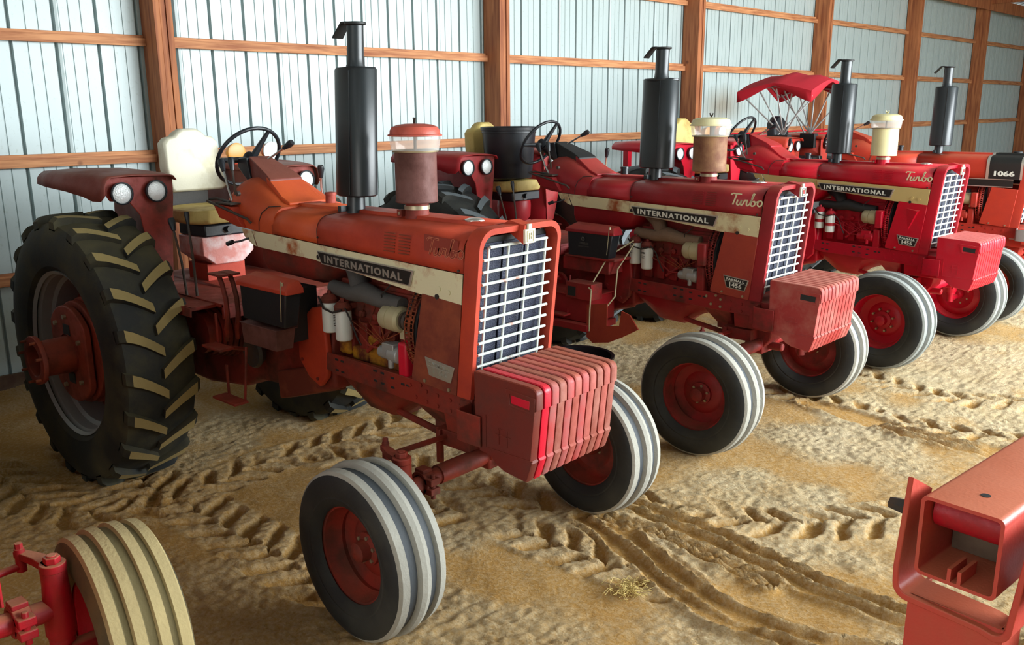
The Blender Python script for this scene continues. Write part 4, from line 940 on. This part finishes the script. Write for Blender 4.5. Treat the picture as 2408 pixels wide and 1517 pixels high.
# ------------------------------------------------------------------ foreground implement arm at right
al = math.radians(7.5)
X = Matrix.Translation((2.271, -.733, 1.30)) @ Matrix.Rotation(-al, 4, 'Z')
IM = empty('implement_arm', (2.271, -.733, 0)); thing(IM, 'open square red steel tube cradled in a bent red bracket, close foreground right', 'farm implement')
X0 = Matrix.Translation((0, 0, 1.30)) @ Matrix.Rotation(-al, 4, 'Z')
M['imp'] = worn('implement_red', (196, 70, 58), (186, 84, 60), .35, 3, .42, .7, .75, (214, 128, 92))
M['imp_dark'] = worn('implement_dusty', (104, 84, 66), (84, 60, 48), .4, 6, .8, .9, .4, (120, 104, 80))
def rrect(x0, x1, z0, z1, r, n=4):
    return arc(x1 - r, z1 - r, r, 90, 0, n) + arc(x1 - r, z0 + r, r, 0, -90, n) + arc(x0 + r, z0 + r, r, 270, 180, n) + arc(x0 + r, z1 - r, r, 180, 90, n)
o_ = rrect(-.003, .212, -.232, .0, .018); i_ = rrect(.007, .202, -.222, -.010, .012)
a = MB(); a.loft([[(x, 0, z) for x, z in o_], [(x, 1.6, z) for x, z in o_]], cap=False); a.loft([[(x, 0, z) for x, z in i_], [(x, 1.6, z) for x, z in i_]], cap=False)
a.loft([[(x, 0, z) for x, z in o_], [(x, 0, z) for x, z in i_]], cap=False)
a.build('square_tube', 'imp', IM, xf=X0, sharp=45)
a = MB(); a.cyl((.115, .12, .0005), .013, .001, 'z', 16); a.build('bolt_hole', 'black_dull', IM, xf=X0)
a = MB(); a.tube([(.012, .10, -.062), (.198, .10, -.062)], .052, 24); a.build('cross_pin', 'c_0', IM, xf=X0)
for u in (.085, .112):
    a = MB(); a.box(u, u + .010, .0, .10, -.222, -.185); a.build('slot_lip', 'imp', IM, xf=X0)
a = MB(); a.box(.012, .198, .2, .22, -.22, -.012); a.build('tube_web', 'imp_dark', IM, xf=X0)
# bent cradle
po = [(-.045, .04), (-.062, -.24)] + arc(-.015, -.285, .045, 180, 270, 5) + [(.18, -.335)] + arc(.215, -.30, .045, 270, 350, 5) + [(.285, -.03)]
pi_ = [(-.030, .04), (-.046, -.24)] + arc(-.013, -.280, .030, 180, 270, 5) + [(.18, -.318)] + arc(.213, -.295, .030, 270, 350, 5) + [(.270, -.03)]
a = MB(); n = len(po)
a.loft([[(x, 0, z) for x, z in po], [(x, 0, z) for x, z in pi_], [(x, .13, z - .07 * (k == 0)) for k, (x, z) in enumerate(pi_)], [(x, .13, z - .07 * (k == 0)) for k, (x, z) in enumerate(po)]], closed=False, loop=True)
a.build('cradle_bracket', 'imp', IM, xf=X0, bevel=.003)
a = MB(); a.tube([(-.046, .04, -.07), (-.105, .04, -.07)], [.024, .017], 6); a.build('bracket_nut', 'dark_metal', IM, xf=X0)
a = MB(); a.box(-.022, .235, .02, .035, -1.30, -.31); a.box(-.022, -.010, .02, .15, -1.30, -.31); a.box(.225, .235, .02, .15, -1.30, -.31)
a.build('support_leg', 'imp', IM, xf=X0, bevel=.003)
a = MB(); a.cyl((.10, .0195, -.465), .016, .001, 'y', 16); a.build('bolt_hole', 'black_dull', IM, xf=X0)
a = MB(); a.box(.30, .34, .0, .02, -.20, .0); a.box(.285, .36, .02, .6, -.20, -.02); a.build('side_plate', 'imp', IM, xf=X0, bevel=.004)
a = MB(); a.box(.25, .6, .25, .9, -1.30, -.30); a.build('implement_body', 'black_dull', IM, xf=X0, bevel=.02)

# ------------------------------------------------------------------ shed
WA = .057; DV = Vector((math.sin(WA), math.cos(WA), 0)); NV = Vector((math.cos(WA), -math.sin(WA), 0)); W0 = Vector((-5.243, 0, 0))
XW = Matrix(((NV.x, DV.x, 0, W0.x), (NV.y, DV.y, 0, W0.y), (0, 0, 1, 0), (0, 0, 0, 1)))   # local (n, d, z)
def sheet_mat(name, c, stain=True):
    mt, nt, b = new_mat(name); L = nt.links
    tc = N(nt, 'ShaderNodeTexCoord'); mp = N(nt, 'ShaderNodeMapping'); mp.inputs['Scale'].default_value = (2.5, 2.5, .3)
    L.new(tc.outputs['Object'], mp.inputs[0])
    n1 = N(nt, 'ShaderNodeTexNoise'); n1.inputs['Scale'].default_value = 3; n1.inputs['Detail'].default_value = 8; L.new(mp.outputs[0], n1.inputs['Vector'])
    n2 = N(nt, 'ShaderNodeTexNoise'); n2.inputs['Scale'].default_value = 28; n2.inputs['Detail'].default_value = 6; L.new(tc.outputs['Object'], n2.inputs['Vector'])
    m1 = N(nt, 'ShaderNodeMix', data_type='RGBA'); A = lin(c); m1.inputs[6].default_value = tuple(v * .93 for v in A[:3]) + (1,); m1.inputs[7].default_value = tuple(min(1, v * 1.04) for v in A[:3]) + (1,)
    L.new(n1.outputs[0], m1.inputs[0])
    m2 = N(nt, 'ShaderNodeMix', data_type='RGBA', blend_type='MULTIPLY'); r = N(nt, 'ShaderNodeMapRange'); r.inputs[1].default_value = .6; r.inputs[2].default_value = .75; r.inputs[4].default_value = .5
    L.new(n2.outputs[0], r.inputs[0]); L.new(r.outputs[0], m2.inputs[0]); L.new(m1.outputs[2], m2.inputs[6]); m2.inputs[7].default_value = (.7, .68, .6, 1)
    out = m2.outputs[2]
    if stain:
        sx = N(nt, 'ShaderNodeSeparateXYZ'); L.new(tc.outputs['Object'], sx.inputs[0])
        # brown smoke stain behind the second tractor's stack
        vm = N(nt, 'ShaderNodeVectorMath', operation='SUBTRACT'); vm.inputs[1].default_value = (0, 10.65, 2.36); L.new(tc.outputs['Object'], vm.inputs[0])
        mp2 = N(nt, 'ShaderNodeMapping'); mp2.inputs['Scale'].default_value = (.0, 1.25, 2.6); L.new(vm.outputs[0], mp2.inputs[0])
        ln = N(nt, 'ShaderNodeVectorMath', operation='LENGTH'); L.new(mp2.outputs[0], ln.inputs[0])
        ad = N(nt, 'ShaderNodeMath', operation='MULTIPLY_ADD'); L.new(n1.outputs[0], ad.inputs[0]); ad.inputs[1].default_value = .5; L.new(ln.outputs['Value'], ad.inputs[2])
        r2 = N(nt, 'ShaderNodeMapRange'); r2.inputs[1].default_value = .4; r2.inputs[2].default_value = 1.25; r2.inputs[3].default_value = .62; r2.inputs[4].default_value = 0; L.new(ad.outputs[0], r2.inputs[0])
        m3 = N(nt, 'ShaderNodeMix', data_type='RGBA'); m3.inputs[7].default_value = lin((122, 96, 56)); L.new(r2.outputs[0], m3.inputs[0]); L.new(out, m3.inputs[6]); out = m3.outputs[2]
    L.new(out, b.inputs['Base Color']); b.inputs['Metallic'].default_value = .05; b.inputs['Roughness'].default_value = .38
    return mt
M['sheet'] = sheet_mat('wall_sheet', (180, 194, 194)); M['sheet_roof'] = sheet_mat('roof_sheet', (150, 160, 164), False)
def wood(name, c1, c2):
    mt, nt, b = new_mat(name); L = nt.links
    tc = N(nt, 'ShaderNodeTexCoord')
    n1 = N(nt, 'ShaderNodeTexNoise'); n1.inputs['Scale'].default_value = 1.0; n1.inputs['Detail'].default_value = 8; n1.inputs['Distortion'].default_value = .4
    mp = N(nt, 'ShaderNodeMapping'); mp.inputs['Scale'].default_value = (22, 22, 1.6) if name.endswith('post') else (26, 2.0, 26)
    L.new(tc.outputs['Object'], mp.inputs[0]); L.new(mp.outputs[0], n1.inputs['Vector'])
    m1 = N(nt, 'ShaderNodeMix', data_type='RGBA'); m1.inputs[6].default_value = lin(c1); m1.inputs[7].default_value = lin(c2)
    r = N(nt, 'ShaderNodeMapRange'); r.inputs[1].default_value = .35; r.inputs[2].default_value = .68; L.new(n1.outputs[0], r.inputs[0]); L.new(r.outputs[0], m1.inputs[0])
    nk = N(nt, 'ShaderNodeTexVoronoi'); nk.inputs['Scale'].default_value = 2.6; L.new(tc.outputs['Object'], nk.inputs['Vector'])
    rk = N(nt, 'ShaderNodeMapRange'); rk.inputs[1].default_value = .04; rk.inputs[2].default_value = .09; rk.inputs[3].default_value = .7; rk.inputs[4].default_value = 0; L.new(nk.outputs['Distance'], rk.inputs[0])
    m2 = N(nt, 'ShaderNodeMix', data_type='RGBA'); m2.inputs[7].default_value = lin((92, 44, 22)); L.new(rk.outputs[0], m2.inputs[0]); L.new(m1.outputs[2], m2.inputs[6])
    L.new(m2.outputs[2], b.inputs['Base Color']); b.inputs['Roughness'].default_value = .7
    bp = N(nt, 'ShaderNodeBump'); bp.inputs['Strength'].default_value = .4; bp.inputs['Distance'].default_value = .004; L.new(n1.outputs[0], bp.inputs['Height']); L.new(bp.outputs[0], b.inputs['Normal'])
    return mt
M['post'] = wood('timber_post', (180, 112, 68), (132, 70, 38)); M['girt'] = wood('timber_girt', (208, 146, 98), (150, 86, 50))

RIB = .3546; D0, D1 = -6.0, 27.2; WH = 4.95
def profile(d0, d1):
    pts = []; d = d0
    k = math.ceil((d0 - 1.061 - .16) / RIB)
    while True:
        c = 1.061 + .16 + k * RIB
        if c > d1: break
        seam = k % 3 == 0
        pts += [(0, c - .017), (-.048, c - .012), (-.048, c + .010), (0, c + .014)]
        if seam: pts += [(.004, c + .036), (.004, c + .044), (-.006, c + .046), (0, c + .052)]
        for f in (.36, .64):
            cc = c + RIB * f; pts += [(0, cc - .006), (-.009, cc - .002), (-.009, cc + .002), (0, cc + .006)]
        k += 1
    return [(0, d0)] + [p for p in pts if d0 < p[1] < d1] + [(0, d1)]
pr = profile(D0, D1)
a = MB(); a.loft([[(n_, d, -.1) for n_, d in pr], [(n_, d, WH) for n_, d in pr]], closed=False)
o = a.build('wall_back', 'sheet', None, sharp=20); o.data.polygons.foreach_set('use_smooth', [False] * len(o.data.polygons)); o.matrix_world = XW; struct(o)
o.modifiers.new('thick', 'SOLIDIFY').thickness = .002
# back skin of the same wall keeps outdoor light from the grazing seams
tn = [0]
def trim(mb, mat, bevel=.003):
    tn[0] += 1; o = mb.build('trim_%d' % tn[0], mat, None, bevel=bevel); o.matrix_world = XW; struct(o); return o
SP_ = 4.255
for k in range(-1, 7):
    c = 1.061 + k * SP_ - .075
    # post of three planks
    for i, (n0, n1, s0, s1) in enumerate(((.0, .30, -.085, -.030), (.0, .29, -.026, .026), (.0, .30, .030, .085))):
        a = MB(); a.box(n0 + .015, n1, c + s0 - (.0), c + s1, -.1, WH); trim(a, 'post')
for k in range(-2, 6):
    c0 = 1.061 + k * SP_ - .075 + .086; c1 = c0 + SP_ - .172
    for gi, zz in enumerate((3.93, 2.965, 1.945, .955)):
        dz = random.uniform(-.006, .006)
        a = MB(); a.box(.004, .045, c0, c1, zz - .035, zz + .04); a.box(.046, .085, c0 - .0, c1, zz - .062 + dz, zz + .008 + dz)
        trim(a, 'girt')
a = MB(); a.box(.02, .05, D0, D1, -.1, .12); trim(a, 'imp_dark')
# far end wall, near end wall, roof
def flat(name, pts, mat, th=.02):
    a = MB(); a.add(pts, [tuple(range(len(pts)))]); o = a.build(name, mat); md = o.modifiers.new('t', 'SOLIDIFY'); md.thickness = th; struct(o); return o
e0 = W0 + DV * 27.1; 
pr2 = []
kk = 0
xx = 0
while xx < 13: pr2 += [(xx, 0), (xx + .30, 0), (xx + .314, .02), (xx + .34, .02)]; xx += .3546
a = MB(); a.loft([[(x, 27.15 + v, -.1) for x, v in pr2], [(x, 27.15 + v, WH + .26 * x) for x, v in pr2]], closed=False)
o = a.build('wall_right', 'sheet', sharp=20); o.matrix_world = XW; struct(o); o.modifiers.new('thick', 'SOLIDIFY').thickness = .002
for x in (2.4, 4.8, 7.2):
    a = MB(); a.box(x, x + .15, 26.9, 27.12, -.1, WH + .26 * x); trim(a, 'post')
for zz in (3.93, 2.965, 1.945, .955):
    a = MB(); a.box(.3, 12, 27.06, 27.14, zz - .05, zz + .04); trim(a, 'girt')
# roof: eave at back wall rising to the front
a = MB(); rp_ = []
d = -6.2
while d < 27.4: rp_ += [(d, 0), (d + .30, 0), (d + .314, .03), (d + .34, .03)]; d += .3546
a.loft([[(-.3, d, WH - .02 + v) for d, v in rp_], [(7.0, d, WH + 1.9 + v) for d, v in rp_], [(13.5, d, WH + .3 + v) for d, v in rp_]], closed=False)
o = a.build('ceiling', 'sheet_roof', sharp=20); o.matrix_world = XW; struct(o); o.modifiers.new('thick', 'SOLIDIFY').thickness = .002
# eave girder and truss chords at each post
a = MB(); a.box(.30, .34, D0, D1, WH - .30, WH - .02); trim(a, 'post')
for k in range(-1, 7):
    c = 1.061 + k * SP_ - .075
    a = MB(); a.loft([[(.1, c - .03, WH - .12), (.1, c + .03, WH - .12), (.1, c + .03, WH + .02), (.1, c - .03, WH + .02)], [(6.9, c - .03, WH + 1.68), (6.9, c + .03, WH + 1.68), (6.9, c + .03, WH + 1.82), (6.9, c - .03, WH + 1.82)]])
    a.box(.1, 13.2, c - .03, c + .03, WH - .15, WH - .02)
    trim(a, 'post')
# near end wall beyond the camera with a wide door opening
a = MB()
for x0, x1, z0, z1 in ((.0, 5.0, -.1, 5.4), (8.5, 13.3, -.1, 5.2), (5.0, 8.5, 3.2, 6.6)): a.box(x0, x1, -6.05, -6.0, z0, z1)
o = a.build('wall_left', 'sheet'); o.matrix_world = XW; struct(o)
# front: wall pieces either side of the wide opening
a = MB(); a.box(13.2, 13.25, -6, 1.5, -.1, 5.0); a.box(13.2, 13.25, 25, 27.2, -.1, 5.0); a.box(13.2, 13.25, 1.5, 25, 4.6, 5.2)
o = a.build('wall_front', 'sheet'); o.matrix_world = XW; struct(o)

# ------------------------------------------------------------------ implement against the back wall (red pipe, hose, wheel)
im = empty('tillage_frame', tuple(XW @ Vector((.9, 9.2, 0)))); im.rotation_euler = (0, 0, -WA); thing(im, 'long low red pipe frame with an orange wheel standing along the back wall', 'farm implement')
a = MB(); a.tube([(-.05, -2.4, 1.86), (-.05, 4.2, 1.86)], .045, 12); a.build('frame_pipe', 'p_3', im)
a = MB(); a.tube([(.08, -1.2, 1.94), (.08, 4.2, 1.95)], .014, 8); a.build('conveyor_rod', 'p_3', im)
for yy in (-2.2, 0.4, 1.9, 3.9):
    a = MB(); a.box(-.09, -.01, yy - .04, yy + .04, 0, 1.9); a.build('frame_leg', 'p_3', im)
a = MB(); a.lathe([(.001, -.03), (.06, -.035), (.07, -.03), (.12, -.02), (.12, .02), (.07, .03), (.001, .03)], (.16, -.35, 1.97), 'x', 28); iw = a.build('gauge_wheel', 'amber', im)
a = MB(); a.lathe([(.115, -.03), (.145, -.025), (.15, 0), (.145, .025), (.115, .03)], (.16, -.35, 1.97), 'x', 28); a.build('tyre', 'rubber', iw)
a = MB(); a.tube([(-.05, -.35, 1.86), (.16, -.35, 1.97)], .02, 8); a.build('wheel_stub', 'dark_metal', iw)
for yy in (1.2, 2.6):
    a = MB(); a.tube([(.08, yy - .4, 1.80), (.08, yy, 1.98)], .012, 6); a.lathe([(.001, -.03), (.03, -.03), (.03, .03), (.001, .03)], (.10, yy, 1.97), 'y', 10); a.build('tension_link', 'bolt', im)

# ------------------------------------------------------------------ dirt floor
rng = np.random.default_rng(3)
def axis(segs):
    out = []
    for a0, a1, st in segs:
        n = max(1, int(round((a1 - a0) / st))); out += list(np.linspace(a0, a1, n, endpoint=False))
    out.append(segs[-1][1]); return np.array(out)
gxs = axis([(-14, -5.6, .5), (-5.6, -3.2, .04), (-3.2, 2.8, .0165), (2.8, 5, .06), (5, 24, .8)])
gys = axis([(-12, -2.4, .3), (-2.4, 4.2, .0165), (4.2, 8.5, .033), (8.5, 14, .12), (14, 40, .8)])
GX, GY = np.meshgrid(gxs, gys, indexing='ij')
def vnoise(x, y, sc_, seed):
    r = np.random.default_rng(seed); T_ = r.random((256, 256)); X_ = x * sc_; Y_ = y * sc_
    xi = np.floor(X_).astype(int); yi = np.floor(Y_).astype(int); fx = X_ - xi; fy = Y_ - yi
    fx = fx * fx * (3 - 2 * fx); fy = fy * fy * (3 - 2 * fy)
    g_ = lambda i, j: T_[i % 256, j % 256]
    return (g_(xi, yi) * (1 - fx) + g_(xi + 1, yi) * fx) * (1 - fy) + (g_(xi, yi + 1) * (1 - fx) + g_(xi + 1, yi + 1) * fx) * fy - .5
Hh = .030 * vnoise(GX, GY, .8, 1) + .018 * vnoise(GX, GY, 2.3, 2) + .012 * vnoise(GX + .3 * GY, GY, 6, 3)
crumb = .016 * np.abs(vnoise(GX, GY, 11, 4)) + .016 * np.abs(vnoise(GX, GY, 21, 5)) + .016 * vnoise(GX, GY, 40, 6)
smoothm = np.clip(vnoise(GX, GY, 1.4, 9) * 3 + vnoise(GX, GY, 4.1, 19) * 2 + .35 - .05 * (GX + GY), 0, 1)
Hh += crumb * (1 - .75 * smoothm)
paleness = .25 + .75 * (1 - smoothm)
def sst(e0_, e1_, v): t = np.clip((v - e0_) / (e1_ - e0_), 0, 1); return t * t * (3 - 2 * t)
def track(path, width, kind, depth=.030, pitch=.20, flip=1, ph=0):
    global Hh, paleness
    P_ = np.array(smooth_line([tuple(p) for p in path], 8)); seg = P_[1:] - P_[:-1]; ln = np.hypot(seg[:, 0], seg[:, 1]); cum = np.concatenate([[0], np.cumsum(ln)])
    mnx, mxx, mny, mxy = P_[:, 0].min() - width, P_[:, 0].max() + width, P_[:, 1].min() - width, P_[:, 1].max() + width
    ix = np.where((gxs > mnx) & (gxs < mxx))[0]; iy = np.where((gys > mny) & (gys < mxy))[0]
    if len(ix) == 0 or len(iy) == 0: return
    sl = np.ix_(ix, iy); x = GX[sl]; y = GY[sl]
    bd = np.full(x.shape, 9.); bs = np.zeros(x.shape); bt = np.zeros(x.shape)
    for k in range(len(seg)):
        if ln[k] < 1e-6: continue
        ux, uy = seg[k] / ln[k]; dx, dy = x - P_[k, 0], y - P_[k, 1]
        s_ = np.clip(dx * ux + dy * uy, 0, ln[k]); ex_, ey_ = dx - s_ * ux, dy - s_ * uy; d_ = np.hypot(ex_, ey_); tt = dx * -uy + dy * ux
        up = d_ < bd; bd = np.where(up, d_, bd); bs = np.where(up, cum[k] + s_, bs); bt = np.where(up, np.sign(tt) * d_, bt)
    h_ = width / 2; ins = 1 - sst(h_ - .03, h_ + .01, bd); jit = .05 * vnoise(x, y, 7, 21); bt = bt + .05 * vnoise(x, y, 5, 22) + .025 * vnoise(x, y, 13, 23); wear = sst(-.42, -.12, vnoise(x, y, 3.1, 24))
    if kind == 'chevron':
        at = np.abs(bt); sd = bt > 0
        q = (bs + flip * at * .75 + np.where(sd, pitch / 2, 0) + jit + ph) / pitch; fr = q - np.floor(q)
        bar = sst(.08, .18, fr) * (1 - sst(.50, .62, fr)) * (1 - sst(h_ - .05, h_, at)) * np.where(sd, sst(-.03, .0, bt), sst(-.03, 0, -bt))
        base = Hh[sl] * (1 - ins * .5)
        bar = bar * wear; nh = base + ins * (.008 - depth * bar) + ins * (1 - bar) * (.022 * np.abs(vnoise(x, y, 22, 8)) + .010 * vnoise(x, y, 45, 18))
        paleness[sl] = paleness[sl] * (1 - ins) + ins * (.85 - .75 * bar)
    else:
        rr_ = 4; ribv = (.5 + .5 * np.cos(bt / h_ * PI * 2.5 + .6 * np.sin(bs * 1.7))) * (.45 + .75 * wear); edge = np.exp(-((bd - h_) / .018) ** 2)
        base = Hh[sl] * (1 - ins * .8)
        nh = base - ins * (.012 - .018 * ribv ** 5) + edge * .010 * wear
        paleness[sl] = paleness[sl] * (1 - ins) + ins * (.12 + .35 * ribv ** 3)
    Hh[sl] = nh
track([(-3.4, -.78), (-2.449, -.775), (-1.675, -.759), (-.76, -.762), (-.45, -.76)], .46, 'chevron', .04)
track([(-3.4, -1.35), (-2.5, -1.33), (-2.05, -1.05), (-2.03, -.5), (-2.08, .0), (-1.98, .87), (-2.1, 1.5)], .45, 'chevron', .032, flip=-1)
track([(-1.9, .25), (-1.3, .55), (-.69, .62), (-.3, .60)], .42, 'chevron', .032)
track([(-.9, .10), (-.35, .28), (0.0, .313), (.8, .367)], .40, 'chevron', .034)
track([(.15, 1.05), (.5, 1.20), (.9, 1.33), (1.45, 1.95), (2.2, 3.0)], .44, 'chevron', .036)
track([(-.4, 3.6), (.33, 3.63), (.84, 3.53), (1.7, 3.7), (3, 4.1)], .40, 'chevron', .03)
track([(.2, 4.6), (1.0, 4.4), (1.9, 5.0), (3, 6.0)], .42, 'chevron', .03)
track([(0.1, .70), (.33, .62), (.73, .47), (1.16, .33), (1.65, .36), (2.4, .6)], .30, 'rib')
track([(0.1, 1.0), (.60, .98), (1.0, .93), (1.35, .86), (1.9, .84), (2.6, .9)], .25, 'rib')
track([(.15, .76), (.55, .80), (.95, .74), (1.2, .70)], .14, 'rib')
track([(.18, 3.5), (.6, 3.45), (1.2, 3.32), (2.6, 3.5)], .25, 'rib')
# keep the soil low right under the tyres and along the wall
paleness = paleness * np.clip(.62 + .18 * GY + .25 * vnoise(GX, GY, .9, 31), .25, 1.0)  # dimmer golden light toward the near end, painted as lower paleness
Hh = np.clip(Hh, -.05, .035)
Hh *= np.where(GX > 5, .3, 1)
nx_, ny_ = GX.shape
co = np.stack([GX, GY, Hh - .005], -1).reshape(-1, 3)
ii = np.arange(nx_ * ny_).reshape(nx_, ny_); qd = np.stack([ii[:-1, :-1], ii[1:, :-1], ii[1:, 1:], ii[:-1, 1:]], -1).reshape(-1, 4)
me = bpy.data.meshes.new('floor'); me.vertices.add(len(co)); me.vertices.foreach_set('co', co.ravel()); me.loops.add(qd.size); me.loops.foreach_set('vertex_index', qd.ravel())
me.polygons.add(len(qd)); me.polygons.foreach_set('loop_start', np.arange(len(qd)) * 4); me.polygons.foreach_set('loop_total', np.full(len(qd), 4)); me.polygons.foreach_set('use_smooth', np.ones(len(qd), bool)); me.update(calc_edges=True)
at = me.attributes.new('loose_and_shade', 'FLOAT', 'POINT'); at.data.foreach_set('value', paleness.ravel().astype(np.float32))
fl = bpy.data.objects.new('floor', me); COL.objects.link(fl); struct(fl)
mt, nt, b = new_mat('dirt'); L = nt.links
tc = N(nt, 'ShaderNodeTexCoord'); at_ = N(nt, 'ShaderNodeAttribute'); at_.attribute_name = 'loose_and_shade'
n1 = N(nt, 'ShaderNodeTexNoise'); n1.inputs['Scale'].default_value = 46; n1.inputs['Detail'].default_value = 9; n1.inputs['Roughness'].default_value = .7; L.new(tc.outputs['Object'], n1.inputs['Vector'])
n2 = N(nt, 'ShaderNodeTexNoise'); n2.inputs['Scale'].default_value = 2.2; n2.inputs['Detail'].default_value = 4; L.new(tc.outputs['Object'], n2.inputs['Vector'])
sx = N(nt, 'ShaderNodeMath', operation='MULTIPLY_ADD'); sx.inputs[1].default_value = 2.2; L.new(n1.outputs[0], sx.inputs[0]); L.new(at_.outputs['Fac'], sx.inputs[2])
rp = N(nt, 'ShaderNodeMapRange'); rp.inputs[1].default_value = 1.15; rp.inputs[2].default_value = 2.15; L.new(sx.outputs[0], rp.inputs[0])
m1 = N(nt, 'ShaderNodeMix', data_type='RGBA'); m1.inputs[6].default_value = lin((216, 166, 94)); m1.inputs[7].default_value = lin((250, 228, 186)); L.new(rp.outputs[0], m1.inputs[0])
m2 = N(nt, 'ShaderNodeMix', data_type='RGBA', blend_type='MULTIPLY'); r2 = N(nt, 'ShaderNodeMapRange'); r2.inputs[1].default_value = .35; r2.inputs[2].default_value = .7; r2.inputs[4].default_value = .35; L.new(n2.outputs[0], r2.inputs[0]); L.new(r2.outputs[0], m2.inputs[0]); L.new(m1.outputs[2], m2.inputs[6]); m2.inputs[7].default_value = (.84, .70, .44, 1)
# bits of chaff
vo = N(nt, 'ShaderNodeTexVoronoi'); vo.inputs['Scale'].default_value = 60; L.new(tc.outputs['Object'], vo.inputs['Vector'])
rv = N(nt, 'ShaderNodeMapRange'); rv.inputs[1].default_value = .05; rv.inputs[2].default_value = .12; rv.inputs[3].default_value = .55; rv.inputs[4].default_value = 0; L.new(vo.outputs['Distance'], rv.inputs[0])
m3 = N(nt, 'ShaderNodeMix', data_type='RGBA'); m3.inputs[7].default_value = lin((120, 84, 48)); L.new(rv.outputs[0], m3.inputs[0]); L.new(m2.outputs[2], m3.inputs[6])
L.new(m3.outputs[2], b.inputs['Base Color']); b.inputs['Roughness'].default_value = .95; b.inputs['Specular IOR Level'].default_value = .15
n4 = N(nt, 'ShaderNodeTexNoise'); n4.inputs['Scale'].default_value = 105; n4.inputs['Detail'].default_value = 5; n4.inputs['Roughness'].default_value = .75; L.new(tc.outputs['Object'], n4.inputs['Vector'])
v4 = N(nt, 'ShaderNodeTexVoronoi'); v4.inputs['Scale'].default_value = 70; v4.inputs['Randomness'].default_value = 1; L.new(tc.outputs['Object'], v4.inputs['Vector'])
hs = N(nt, 'ShaderNodeMath', operation='MULTIPLY_ADD'); hs.inputs[1].default_value = -.55; L.new(v4.outputs['Distance'], hs.inputs[0]); L.new(n4.outputs[0], hs.inputs[2])
bs_ = N(nt, 'ShaderNodeMapRange'); bs_.inputs[1].default_value = .1; bs_.inputs[2].default_value = .75; bs_.inputs[3].default_value = .35; bs_.inputs[4].default_value = 1.0; L.new(at_.outputs['Fac'], bs_.inputs[0])
b1_ = N(nt, 'ShaderNodeBump'); b1_.inputs['Distance'].default_value = .035; b1_.inputs['Strength'].default_value = 1; L.new(n1.outputs[0], b1_.inputs['Height'])
bp = N(nt, 'ShaderNodeBump'); bp.inputs['Distance'].default_value = .022; L.new(bs_.outputs[0], bp.inputs['Strength']); L.new(hs.outputs[0], bp.inputs['Height']); L.new(b1_.outputs[0], bp.inputs['Normal'])
L.new(bp.outputs[0], b.inputs['Normal'])
me.materials.append(mt)

# ------------------------------------------------------------------ tuft of hay on the dirt
a = MB()
for k in range(150):
    t = random.uniform(0, 2 * PI); r = random.gauss(0, .055); ln_ = random.uniform(.03, .08); d = random.uniform(0, 2 * PI)
    x, y, z = r * math.cos(t), r * math.sin(t), random.uniform(.0, .018)
    a.tube([(x, y, z), (x + ln_ * .5 * math.cos(d), y + ln_ * .5 * math.sin(d), z + random.uniform(.004, .022)), (x + ln_ * math.cos(d + .5), y + ln_ * math.sin(d + .5), z + random.uniform(-.004, .01))], .0013, 3)
hy = a.build('hay_tuft', 'hay'); hy.location = (.716, .187, .003); thing(hy, 'small tangle of dry hay lying on the dirt between tracks', 'hay'); hy['kind'] = 'stuff'
